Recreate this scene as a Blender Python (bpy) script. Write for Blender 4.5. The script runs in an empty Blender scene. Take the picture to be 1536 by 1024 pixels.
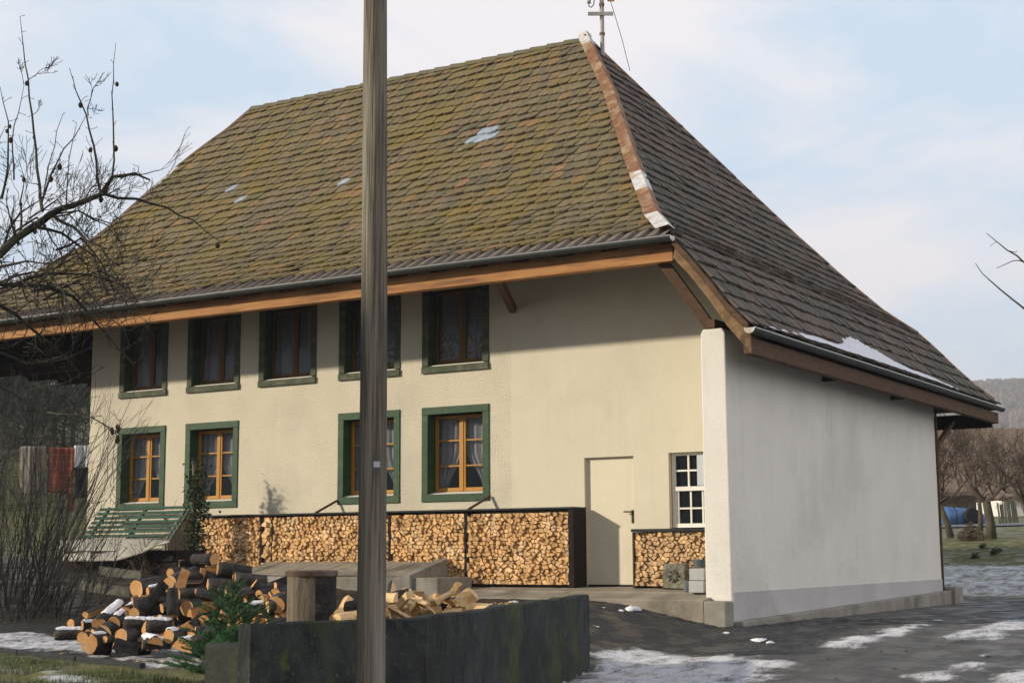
import bpy, math, random
from mathutils import Vector, Matrix, noise
rnd = random.Random(7)
D2R = math.radians
scene = bpy.context.scene
col = scene.collection

# ------------------------------------------------------------------ camera
CAM = Vector((8.2827, -20.5763, 0.5077)); YAW, PITCH, ROLL, F = 0.5505, 0.141, -0.0057, 2229.5
_fw = Vector((-math.sin(YAW), math.cos(YAW), 0)); _rt = Vector((math.cos(YAW), math.sin(YAW), 0)); _up = Vector((0, 0, 1))
_F = _fw * math.cos(PITCH) + _up * math.sin(PITCH); _U = _up * math.cos(PITCH) - _fw * math.sin(PITCH)
CR = _rt * math.cos(ROLL) + _U * math.sin(ROLL); CU = _U * math.cos(ROLL) - _rt * math.sin(ROLL)
def ray(px, py): return (_F + CR * ((px - 768) / F) - CU * ((py - 512) / F))
def at(px, py, d): return CAM + ray(px, py) * d            # point at depth d metres
def atplane(px, py, ax, val):
    r = ray(px, py); return CAM + r * ((val - CAM[ax]) / r[ax])
cam = bpy.data.cameras.new("camera"); camo = bpy.data.objects.new("camera", cam); col.objects.link(camo)
cam.lens = F * 36 / 1536; cam.sensor_width = 36; cam.clip_end = 6000; cam.clip_start = 0.1
m = Matrix((CR, CU, -_F)).transposed().to_4x4(); m.translation = CAM; camo.matrix_world = m
scene.camera = camo

# ------------------------------------------------------------------ light
SUN_EL = 21.5; TO_SUN = Vector((-math.sin(D2R(48)), -math.cos(D2R(48)), 0)) * math.cos(D2R(SUN_EL)) + Vector((0, 0, math.sin(D2R(SUN_EL))))
sl = bpy.data.lights.new("sun", 'SUN'); so = bpy.data.objects.new("sun", sl); col.objects.link(so)
sl.energy = 4.3; sl.angle = D2R(2.2); sl.color = (1.0, 0.885, 0.71)
so.rotation_euler = (-TO_SUN).to_track_quat('-Z', 'Y').to_euler()
so.location = (-20, -30, 30)
w = bpy.data.worlds.new("World"); scene.world = w; w.use_nodes = True
nt = w.node_tree; nt.nodes.clear()
def N(nt, t, **k):
    n = nt.nodes.new(t)
    for a, b in k.items(): setattr(n, a, b)
    return n
out = N(nt, 'ShaderNodeOutputWorld'); bg = N(nt, 'ShaderNodeBackground'); bg.inputs[1].default_value = 0.15
sky = N(nt, 'ShaderNodeTexSky', sky_type='NISHITA'); sky.sun_disc = False
sky.sun_elevation = D2R(SUN_EL); sky.sun_rotation = math.atan2(TO_SUN.x, TO_SUN.y); sky.air_density = 1.0; sky.dust_density = 1.5; sky.ozone_density = 1.5
tc = N(nt, 'ShaderNodeTexCoord'); mp = N(nt, 'ShaderNodeMapping'); mp.inputs['Scale'].default_value = (1.0, 1.0, 3.2); mp.inputs['Rotation'].default_value = (0.25, 0.35, 0.4)
ns = N(nt, 'ShaderNodeTexNoise'); ns.inputs['Scale'].default_value = 2.9; ns.inputs['Detail'].default_value = 9; ns.inputs['Roughness'].default_value = 0.55; ns.inputs['Distortion'].default_value = 0.5
rp = N(nt, 'ShaderNodeValToRGB'); rp.color_ramp.elements[0].position = 0.43; rp.color_ramp.elements[1].position = 0.60
mx = N(nt, 'ShaderNodeMix', data_type='RGBA')
SKY_CLOUD = (4.95, 4.75, 4.9, 1)
SKY_VEIL = (3.45, 4.25, 5.05, 1)
mxv = N(nt, 'ShaderNodeMix', data_type='RGBA'); mxv.inputs[0].default_value = 0.85; mxv.inputs[7].default_value = SKY_VEIL
mx.inputs[7].default_value = SKY_CLOUD
nt.links.new(tc.outputs['Generated'], mp.inputs[0]); nt.links.new(mp.outputs[0], ns.inputs[0]); nt.links.new(ns.outputs[0], rp.inputs[0])
nt.links.new(rp.outputs[0], mx.inputs[0]); nt.links.new(sky.outputs[0], mxv.inputs[6]); nt.links.new(mxv.outputs[2], mx.inputs[6])
sep = N(nt, 'ShaderNodeSeparateXYZ'); nt.links.new(tc.outputs['Generated'], sep.inputs[0])
mz = N(nt, 'ShaderNodeMapRange'); mz.interpolation_type = 'SMOOTHSTEP'; mz.inputs[1].default_value = .36; mz.inputs[2].default_value = .72; mz.inputs[3].default_value = 0; mz.inputs[4].default_value = .97; nt.links.new(sep.outputs[2], mz.inputs[0])
mxz = N(nt, 'ShaderNodeMix', data_type='RGBA'); nt.links.new(mz.outputs[0], mxz.inputs[0]); nt.links.new(mx.outputs[2], mxz.inputs[6]); nt.links.new(sky.outputs[0], mxz.inputs[7])     # clear deep sky overhead, cloud lower down
dts = N(nt, 'ShaderNodeVectorMath', operation='DOT_PRODUCT'); dts.inputs[1].default_value = (-.5, -.86, 0); nt.links.new(tc.outputs['Generated'], dts.inputs[0])
mb_ = N(nt, 'ShaderNodeMapRange'); mb_.interpolation_type = 'SMOOTHSTEP'; mb_.inputs[1].default_value = -.15; mb_.inputs[2].default_value = .6; mb_.inputs[3].default_value = 0; mb_.inputs[4].default_value = .96; nt.links.new(dts.outputs['Value'], mb_.inputs[0])
mxb = N(nt, 'ShaderNodeMix', data_type='RGBA'); nt.links.new(mb_.outputs[0], mxb.inputs[0]); nt.links.new(mxz.outputs[2], mxb.inputs[6]); mxb.inputs[7].default_value = (.40, .62, 1.0, 1)   # unseen sky behind the viewer kept dark blue to cut the facade fill
sx_ = N(nt, 'ShaderNodeMapRange'); sx_.interpolation_type = 'SMOOTHSTEP'; sx_.inputs[1].default_value = .12; sx_.inputs[2].default_value = .6; nt.links.new(sep.outputs[0], sx_.inputs[0])
mxr = N(nt, 'ShaderNodeMix', data_type='RGBA'); nt.links.new(sx_.outputs[0], mxr.inputs[0]); nt.links.new(mxb.outputs[2], mxr.inputs[6]); mxr.inputs[7].default_value = (6.7, 6.5, 6.7, 1)   # unseen bright cloud bank added at the right to fill the shaded end wall
nt.links.new(mxr.outputs[2], bg.inputs[0]); nt.links.new(bg.outputs[0], out.inputs[0])
vs = scene.view_settings; vs.view_transform = 'Standard'; vs.look = 'None'; vs.exposure = 0.46; vs.gamma = 1.0; vs.use_curve_mapping = False
try:
    scene.cycles.max_bounces = 6; scene.cycles.transparent_max_bounces = 12; scene.cycles.use_denoising = True
except Exception: pass

# ------------------------------------------------------------------ materials
def mat(name, c1, c2=None, c3=None, scale=4.0, stretch=(1, 1, 1), rough=0.85, bump=0.0, bscale=None, detail=6, island=0.0, objrand=0.0,
        pos=(0.35, 0.68), spec=0.3, metal=0.0, alpha=1.0, coords='Object', bdist=0.02):
    """noise mix of c1..c2 (and blotches of c3), optional brightness change per mesh island or object, optional bump"""
    M = bpy.data.materials.new(name); M.use_nodes = True
    t = M.node_tree; b = t.nodes['Principled BSDF']; L = t.links.new
    b.inputs['Roughness'].default_value = rough; b.inputs['Specular IOR Level'].default_value = spec; b.inputs['Metallic'].default_value = metal
    b.inputs['Alpha'].default_value = alpha
    c2 = c2 or tuple(x * 0.8 for x in c1)
    co = N(t, 'ShaderNodeTexCoord'); ma = N(t, 'ShaderNodeMapping'); ma.inputs['Scale'].default_value = stretch
    L(co.outputs[coords], ma.inputs[0])
    n1 = N(t, 'ShaderNodeTexNoise'); n1.inputs['Scale'].default_value = scale; n1.inputs['Detail'].default_value = detail; n1.inputs['Roughness'].default_value = 0.6
    L(ma.outputs[0], n1.inputs[0])
    r1 = N(t, 'ShaderNodeValToRGB'); e = r1.color_ramp.elements; e[0].position, e[1].position = pos; e[0].color = (*c1, 1); e[1].color = (*c2, 1)
    L(n1.outputs[0], r1.inputs[0]); cur = r1.outputs[0]
    if c3:
        n2 = N(t, 'ShaderNodeTexNoise'); n2.inputs['Scale'].default_value = scale * 0.37; n2.inputs['Detail'].default_value = 8; n2.inputs['Roughness'].default_value = 0.65
        L(ma.outputs[0], n2.inputs[0])
        r2 = N(t, 'ShaderNodeValToRGB'); r2.color_ramp.elements[0].position = 0.5; r2.color_ramp.elements[1].position = 0.66
        L(n2.outputs[0], r2.inputs[0])
        x = N(t, 'ShaderNodeMix', data_type='RGBA'); L(r2.outputs[0], x.inputs[0]); L(cur, x.inputs[6]); x.inputs[7].default_value = (*c3, 1); cur = x.outputs[2]
    for amt, kind in ((island, 'i'), (objrand, 'o')):
        if amt:
            s = N(t, 'ShaderNodeNewGeometry').outputs['Random Per Island'] if kind == 'i' else N(t, 'ShaderNodeObjectInfo').outputs['Random']
            mr = N(t, 'ShaderNodeMapRange'); L(s, mr.inputs[0]); mr.inputs[3].default_value = 1 - amt; mr.inputs[4].default_value = 1 + amt
            hs = N(t, 'ShaderNodeHueSaturation'); L(mr.outputs[0], hs.inputs['Value']); L(cur, hs.inputs['Color']); cur = hs.outputs[0]
    L(cur, b.inputs['Base Color'])
    if bump:
        n3 = N(t, 'ShaderNodeTexNoise'); n3.inputs['Scale'].default_value = bscale or scale * 6; n3.inputs['Detail'].default_value = 5
        L(ma.outputs[0], n3.inputs[0])
        bp = N(t, 'ShaderNodeBump'); bp.inputs['Strength'].default_value = bump; bp.inputs['Distance'].default_value = bdist
        L(n3.outputs[0], bp.inputs['Height']); L(bp.outputs[0], b.inputs['Normal'])
    return M

def tile_mat(name, base, cols, moss, moss_amt, seed):
    """roof tile: a colour per tile from a ramp, moss and lichen growing across in noise patches"""
    M = bpy.data.materials.new(name); M.use_nodes = True
    t = M.node_tree; b = t.nodes['Principled BSDF']; L = t.links.new
    b.inputs['Roughness'].default_value = 0.85; b.inputs['Specular IOR Level'].default_value = 0.25
    g = N(t, 'ShaderNodeNewGeometry'); r = N(t, 'ShaderNodeValToRGB'); cr = r.color_ramp; cr.interpolation = 'LINEAR'
    cr.elements[0].position = 0; cr.elements[0].color = (*cols[0], 1); cr.elements[1].position = 1; cr.elements[1].color = (*cols[-1], 1)
    for i in range(1, len(cols) - 1):
        e = cr.elements.new(i / (len(cols) - 1)); e.color = (*cols[i], 1)
    L(g.outputs['Random Per Island'], r.inputs[0])
    co = N(t, 'ShaderNodeTexCoord')
    n0 = N(t, 'ShaderNodeTexNoise'); n0.inputs['Scale'].default_value = 14; n0.inputs['Detail'].default_value = 6; L(co.outputs['Object'], n0.inputs[0])
    v = N(t, 'ShaderNodeMapRange'); L(n0.outputs[0], v.inputs[0]); v.inputs[1].default_value = .3; v.inputs[2].default_value = .7; v.inputs[3].default_value = .65; v.inputs[4].default_value = 1.3
    hs = N(t, 'ShaderNodeHueSaturation'); L(v.outputs[0], hs.inputs['Value']); L(r.outputs[0], hs.inputs['Color'])
    n1 = N(t, 'ShaderNodeTexNoise', noise_dimensions='4D'); n1.inputs['W'].default_value = seed; n1.inputs['Scale'].default_value = 0.55; n1.inputs['Detail'].default_value = 3; L(co.outputs['Object'], n1.inputs[0])
    n2 = N(t, 'ShaderNodeTexNoise'); n2.inputs['Scale'].default_value = 9; n2.inputs['Detail'].default_value = 8; n2.inputs['Roughness'].default_value = .7; L(co.outputs['Object'], n2.inputs[0])
    a = N(t, 'ShaderNodeMath', operation='ADD'); L(n1.outputs[0], a.inputs[0]); L(n2.outputs[0], a.inputs[1])
    a2 = N(t, 'ShaderNodeMath', operation='MULTIPLY_ADD'); L(g.outputs['Random Per Island'], a2.inputs[0]); a2.inputs[1].default_value = 0.22; L(a.outputs[0], a2.inputs[2])
    rr = N(t, 'ShaderNodeMapRange'); L(a2.outputs[0], rr.inputs[0]); rr.inputs[1].default_value = 1.08 - moss_amt; rr.inputs[2].default_value = 1.52 - moss_amt
    x = N(t, 'ShaderNodeMix', data_type='RGBA'); L(rr.outputs[0], x.inputs[0]); L(hs.outputs[0], x.inputs[6]); x.inputs[7].default_value = (*moss, 1)
    n4 = N(t, 'ShaderNodeTexNoise'); n4.inputs['Scale'].default_value = 30; n4.inputs['Detail'].default_value = 4; L(co.outputs['Object'], n4.inputs[0])
    r4 = N(t, 'ShaderNodeMapRange'); L(n4.outputs[0], r4.inputs[0]); r4.inputs[1].default_value = .66; r4.inputs[2].default_value = .74; r4.inputs[4].default_value = .5
    x2 = N(t, 'ShaderNodeMix', data_type='RGBA'); L(r4.outputs[0], x2.inputs[0]); L(x.outputs[2], x2.inputs[6]); x2.inputs[7].default_value = (.34, .33, .27, 1)
    L(x2.outputs[2], b.inputs['Base Color'])
    bp = N(t, 'ShaderNodeBump'); bp.inputs['Strength'].default_value = .5; bp.inputs['Distance'].default_value = .02; L(n2.outputs[0], bp.inputs['Height']); L(bp.outputs[0], b.inputs['Normal'])
    return M

M = {}
def plaster(name, c1, c2, c3, bump, bs, streak=.07):
    Q = mat(name, c1, c2, c3, scale=1.1, rough=.95, bump=bump, bscale=bs, spec=.1, bdist=.02)
    t = Q.node_tree; b = t.nodes['Principled BSDF']; src = b.inputs['Base Color'].links[0].from_socket; L = t.links.new
    co = N(t, 'ShaderNodeTexCoord'); cur = src
    for st, sc, lo, hi, am in (((4, 4, .22), 1.0, .56, .74, streak), ((1, 1, 1), 3.2, .58, .72, streak * .6), ((1, 1, 1), 40, .56, .66, streak * 1.6)):      # rain streaks, patches, grit
        mp_ = N(t, 'ShaderNodeMapping'); mp_.inputs['Scale'].default_value = st; L(co.outputs['Object'], mp_.inputs[0])
        n_ = N(t, 'ShaderNodeTexNoise'); n_.inputs['Scale'].default_value = sc; n_.inputs['Detail'].default_value = 7; n_.inputs['Roughness'].default_value = .62; L(mp_.outputs[0], n_.inputs[0])
        r_ = N(t, 'ShaderNodeMapRange'); L(n_.outputs[0], r_.inputs[0]); r_.inputs[1].default_value = lo; r_.inputs[2].default_value = hi; r_.inputs[3].default_value = 1; r_.inputs[4].default_value = 1 - am
        h_ = N(t, 'ShaderNodeHueSaturation'); L(r_.outputs[0], h_.inputs['Value']); L(cur, h_.inputs['Color']); cur = h_.outputs[0]
    L(cur, b.inputs['Base Color']); return Q
M['plaster'] = plaster('cream_plaster', (.64, .59, .46), (.59, .54, .42), (.53, .485, .385), .9, 34)
M['plaster_smooth'] = plaster('smooth_plaster', (.65, .60, .475), (.615, .565, .44), (.57, .525, .41), .3, 30)
M['gable_plaster'] = plaster('white_plaster', (.74, .715, .65), (.69, .665, .60), (.63, .61, .555), .32, 34)
M['plinth'] = plaster('grey_plinth', (.50, .49, .48), (.45, .44, .43), (.40, .39, .37), .3, 30)
M['concrete'] = mat('concrete', (.30, .28, .24), (.21, .195, .165), (.15, .14, .115), scale=3, bump=.5, bscale=30, rough=.95)
M['ledge'] = mat('ledge_concrete', (.30, .265, .21), (.215, .19, .15), (.14, .125, .095), scale=3.5, bump=.6, bscale=26, rough=.95)
M['wallconc'] = mat('mossy_concrete', (.042, .048, .046), (.017, .021, .022), (.055, .068, .022), scale=4.2, stretch=(1.2, 1.2, .7), bump=.9, bscale=14, rough=.95, pos=(.36, .62), bdist=.03)
def speckle(Q, sc, lo, hi, c):
    t = Q.node_tree; b = t.nodes['Principled BSDF']; src = b.inputs['Base Color'].links[0].from_socket; co = N(t, 'ShaderNodeTexCoord')
    n_ = N(t, 'ShaderNodeTexNoise'); n_.inputs['Scale'].default_value = sc; n_.inputs['Detail'].default_value = 5; n_.inputs['Roughness'].default_value = .7; t.links.new(co.outputs['Object'], n_.inputs[0])
    r_ = N(t, 'ShaderNodeMapRange'); t.links.new(n_.outputs[0], r_.inputs[0]); r_.inputs[1].default_value = lo; r_.inputs[2].default_value = hi
    x = N(t, 'ShaderNodeMix', data_type='RGBA'); t.links.new(r_.outputs[0], x.inputs[0]); t.links.new(src, x.inputs[6]); x.inputs[7].default_value = (*c, 1); t.links.new(x.outputs[2], b.inputs['Base Color'])
speckle(M['wallconc'], 1.1, .50, .66, (.018, .019, .017)); speckle(M['wallconc'], 30, .60, .68, (.09, .092, .08)); speckle(M['wallconc'], 3.2, .60, .70, (.07, .085, .026))
M['wallmoss'] = mat('dark_moss', (.030, .034, .024), (.014, .016, .013), (.03, .04, .014), scale=6, bump=.9, bscale=18)
M['tile_front'] = tile_mat('mossy_tiles', None, [(.115, .10, .062), (.165, .13, .075), (.135, .112, .074), (.185, .145, .088), (.145, .122, .066), (.20, .145, .088), (.12, .108, .068), (.175, .145, .088), (.145, .114, .068), (.27, .15, .095)], (.185, .142, .030), .055, 1.0)
M['tile_side'] = tile_mat('brown_tiles', None, [(.085, .085, .073), (.145, .11, .088), (.105, .098, .085), (.175, .122, .094), (.09, .092, .08), (.20, .135, .10), (.115, .107, .093)], (.075, .085, .055), .0, 3.0)
M['tile_grey'] = mat('grey_eave_tile', (.18, .15, .12), (.115, .098, .08), scale=8, island=.25, bump=.3)
M['tile_glass'] = mat('glass_tile', (.42, .47, .52), (.30, .35, .40), scale=9, rough=.25, spec=.6)
M['deck'] = mat('dark_boards', (.035, .025, .02), (.02, .015, .012), scale=6, stretch=(1, 1, 8))
M['ridge'] = mat('ridge_tile', (.17, .145, .10), (.11, .10, .06), (.14, .13, .05), scale=6, bump=.4)
M['rust'] = mat('rusty_sheet', (.25, .125, .06), (.15, .07, .036), (.36, .27, .17), scale=9, bump=.3, rough=.75)
M['rustdark'] = mat('old_rusty_sheet', (.13, .072, .04), (.085, .048, .03), (.17, .13, .09), scale=7, bump=.3, rough=.8)
M['zinc_white'] = mat('pale_sheet', (.66, .65, .64), (.45, .44, .43), (.40, .28, .18), scale=9, rough=.5)
M['zinc'] = mat('weathered_zinc', (.062, .07, .068), (.035, .042, .043), scale=6, rough=.5, metal=.3, spec=.4)
M['zinc_edge'] = mat('bright_zinc', (.6, .6, .57), (.5, .5, .48), scale=6, rough=.35, metal=.7)
M['beam'] = mat('fresh_beam', (.43, .215, .075), (.31, .135, .042), (.17, .075, .03), scale=3.5, stretch=(.5, 4, 5), rough=.75, bump=.25)
M['oldwood'] = mat('old_timber', (.12, .068, .038), (.065, .038, .022), scale=4, stretch=(1, 1, 5), bump=.4)
M['rakewood'] = mat('weathered_board', (.27, .17, .085), (.15, .09, .048), (.09, .055, .032), scale=5, stretch=(2, 2, 2), bump=.4)
M['darkwood'] = mat('dark_timber', (.022, .014, .013), (.012, .008, .008), scale=4, stretch=(1, 6, 1), bump=.4, rough=.95)
M['green'] = mat('green_frame', (.030, .075, .032), (.018, .052, .023), (.055, .09, .042), scale=7, stretch=(1, 1, 2), bump=.25, rough=.6)
M['green_old_shade'] = mat('faded_shade_toned_green_frame', (.07, .085, .05), (.042, .056, .032), (.13, .13, .09), scale=9, stretch=(1, 1, 2), bump=.3, rough=.75)  # faded green, also toned down to paint in the eave shade
M['sash_shade'] = mat('shade_toned_sash', (.15, .075, .018), (.095, .048, .013), scale=5, stretch=(4, 4, .6), rough=.5)  # ochre sash darkened to paint the eave shade on the upper casements
M['sash'] = mat('ochre_sash', (.46, .22, .03), (.38, .17, .022), scale=5, stretch=(4, 4, .6), rough=.45)
M['sill'] = mat('white_sill', (.78, .74, .66), (.70, .66, .58), scale=4, rough=.5)
M['white'] = mat('white_paint', (.80, .78, .72), (.72, .70, .64), scale=6, rough=.5)
M['panelblue'] = mat('pale_panel', (.50, .54, .57), (.46, .50, .54), scale=5, rough=.6)
M['curtain'] = mat('net_curtain', (.60, .63, .66), (.45, .48, .52), scale=14, stretch=(5, 1, .6), rough=.9)
M['sheer'] = mat('sheer_curtain', (.62, .68, .74), (.50, .56, .62), scale=10, stretch=(6, 1, .6), rough=.9)
M['lace'] = mat('lace_curtain', (.75, .75, .75), (.25, .26, .28), scale=16, pos=(.42, .58), rough=.9)
M['glass_dark'] = mat('upper_window_glass', (.012, .012, .016), (.012, .012, .016), rough=.06, spec=.4, alpha=.3)  # darker glass copy for the upper panes, deepening the eave shade by colour
M['glass'] = mat('window_glass', (.02, .025, .03), (.02, .025, .03), rough=.06, spec=.5, alpha=.28)
M['black'] = mat('dark_backing', (.010, .009, .008), (.007, .007, .007), spec=0)
M['door'] = plaster('cream_door', (.69, .63, .49), (.67, .61, .47), (.65, .59, .455), .12, 20)
M['handle'] = mat('bronze_handle', (.06, .04, .02), rough=.4, metal=.7)
M['firewood'] = mat('split_firewood', (.52, .33, .155), (.38, .22, .09), (.60, .43, .25), scale=9, island=.3, objrand=.28, bump=.3, rough=.9)
M['cutwood'] = mat('cut_log_end', (.58, .32, .13), (.42, .20, .065), (.55, .37, .20), scale=9, objrand=.22, bump=.3, rough=.9)
def ringed(Q):
    t = Q.node_tree; b = t.nodes['Principled BSDF']; src = b.inputs['Base Color'].links[0].from_socket
    co = N(t, 'ShaderNodeTexCoord'); wv = N(t, 'ShaderNodeTexWave', wave_type='RINGS', rings_direction='X'); wv.inputs['Scale'].default_value = 14; wv.inputs['Distortion'].default_value = 3; wv.inputs['Detail'].default_value = 3; t.links.new(co.outputs['Object'], wv.inputs[0])
    r_ = N(t, 'ShaderNodeMapRange'); t.links.new(wv.outputs['Fac'], r_.inputs[0]); r_.inputs[3].default_value = .84; r_.inputs[4].default_value = 1.08
    h_ = N(t, 'ShaderNodeHueSaturation'); t.links.new(r_.outputs[0], h_.inputs['Value']); t.links.new(src, h_.inputs['Color']); t.links.new(h_.outputs[0], b.inputs['Base Color'])
ringed(M['cutwood'])
M['palewood'] = mat('fresh_split_face', (.66, .47, .25), (.54, .35, .16), (.42, .26, .11), scale=5, stretch=(1, 1, 3), objrand=.2, bump=.3, rough=.9)
M['bark'] = mat('dark_bark', (.04, .036, .036), (.014, .013, .015), (.085, .078, .066), scale=16, stretch=(.5, 1, 1), bump=1.0, bscale=34, rough=.95, objrand=.3)
M['greybark'] = mat('grey_bark', (.20, .165, .12), (.10, .08, .058), (.14, .12, .08), scale=7, stretch=(2, 2, .6), bump=.8, bscale=14, rough=.95)
M['rustlid'] = mat('rusty_lid', (.11, .058, .038), (.06, .034, .025), (.16, .13, .12), scale=8, rough=.7, bump=.3)
M['pole'] = mat('weathered_pole', (.20, .172, .125), (.085, .075, .058), (.25, .23, .185), scale=9, stretch=(5, 5, .16), bump=.9, bscale=12, rough=.9, pos=(.42, .58))
M['bench'] = mat('green_bench_slat', (.032, .085, .055), (.022, .062, .042), scale=7, rough=.55)
M['benchside'] = mat('bench_support', (.23, .22, .18), (.17, .165, .14), scale=7)
M['canvas'] = mat('pale_canvas', (.42, .40, .35), (.31, .295, .255), (.36, .34, .29), scale=3, bump=.4, bscale=9)
M['plank'] = mat('garden_plank', (.10, .10, .075), (.06, .062, .048), (.13, .13, .10), scale=6, stretch=(1, 4, 4), bump=.4)
M['edging'] = mat('dark_edging', (.035, .04, .042), (.02, .023, .025), scale=6, bump=.4)
M['twig'] = mat('bare_twig', (.05, .043, .035), (.026, .024, .02), (.085, .088, .055), scale=9, bump=.9, bscale=40)
M['twig_pale'] = mat('shrub_stem', (.04, .037, .032), (.016, .016, .015), (.07, .066, .055), scale=5, stretch=(1, 1, .4), island=.45)
M['twig_far'] = mat('orchard_branch', (.11, .085, .065), (.07, .055, .045), scale=5)
M['trunk_far'] = mat('orchard_trunk', (.085, .075, .048), (.045, .04, .028), (.11, .11, .055), scale=3, bump=.4)
M['thicket'] = mat('thicket_branch', (.040, .048, .034), (.022, .028, .021), scale=3, island=.35)
M['deadfruit'] = mat('withered_fruit', (.055, .032, .016), (.03, .018, .012), scale=20, bump=.5)
M['deadleaf'] = mat('dead_leaf', (.16, .085, .035), (.09, .05, .022), scale=20, objrand=.3)
M['ivy'] = mat('climber_leaf', (.035, .06, .018), (.018, .034, .012), scale=9, island=.5, rough=.5)
M['needle'] = mat('spruce_needle', (.045, .12, .035), (.024, .075, .026), scale=8, island=.4, rough=.7)
M['grass'] = mat('grass_blade', (.07, .095, .028), (.04, .062, .018), scale=2, island=.5)
M['snow'] = mat('thin_snow', (.80, .80, .82), (.66, .67, .70), scale=8, bump=.6, bscale=24, rough=.7, bdist=.03)
M['stone'] = mat('rough_stone', (.20, .19, .14), (.10, .095, .075), (.27, .26, .2), scale=12, bump=.9, bscale=22, bdist=.04)
M['block'] = mat('pale_block', (.42, .43, .44), (.36, .37, .385), scale=6, bump=.3)
M['bluegrey'] = mat('slate_pot', (.12, .14, .155), (.085, .10, .11), scale=6)
M['striped'] = mat('striped_cloth', (.34, .31, .26), (.20, .18, .15), scale=4)
M['redcloth'] = mat('red_blanket', (.30, .055, .025), (.16, .03, .018), scale=5)
M['whitecloth'] = mat('white_cloth', (.72, .74, .78), scale=3)
M['blackcloth'] = mat('black_cloth', (.02, .02, .022), scale=3)
M['blue'] = mat('blue_tank_paint', (.07, .16, .36), (.055, .13, .30), scale=2, rough=.4)
M['rubber'] = mat('rubber', (.02, .02, .02))
M['barnroof'] = mat('barn_tiles', (.20, .14, .095), (.13, .09, .062), scale=3, stretch=(1, 1, 6), bump=.5)
M['barnwall'] = mat('barn_wall', (.22, .15, .10), (.15, .10, .07), scale=2)
M['farwhite'] = mat('white_render', (.75, .73, .70), scale=2)
M['brush'] = mat('brushwood', (.11, .075, .045), (.06, .042, .026), scale=8, island=.4)
M['cabbage'] = mat('pale_green_leaf', (.20, .26, .14), (.12, .17, .09), scale=6)
M['wallplate'] = mat('number_plate', (.45, .46, .48), scale=8)
M['yellowplate'] = mat('yellow_plate', (.50, .30, .04), (.40, .22, .03), scale=14)
M['galv'] = mat('galvanised_pipe', (.46, .44, .41), (.36, .335, .30), (.28, .2, .13), scale=5, rough=.55)
M['porcelain'] = mat('porcelain', (.62, .56, .52), rough=.3)
M['iron'] = mat('dark_iron', (.055, .05, .05), rough=.6)
M['earth'] = mat('leaf_litter', (.06, .052, .038), (.035, .032, .026), scale=6)

# ------------------------------------------------------------------ mesh builder
def tag(o, label=None, cat=None, group=None, kind=None):
    if label: o['label'] = label
    if cat: o['category'] = cat
    if group: o['group'] = group
    if kind: o['kind'] = kind
    return o
def empty(name, label, cat, loc=(0, 0, 0), group=None):
    o = bpy.data.objects.new(name, None); col.objects.link(o); o.location = loc; o.empty_display_size = .2
    return tag(o, label, cat, group)
def link(name, me, parent=None, loc=None):
    o = bpy.data.objects.new(name, me); col.objects.link(o)
    if parent: o.parent = parent
    if loc is not None: o.location = loc
    return o

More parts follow.
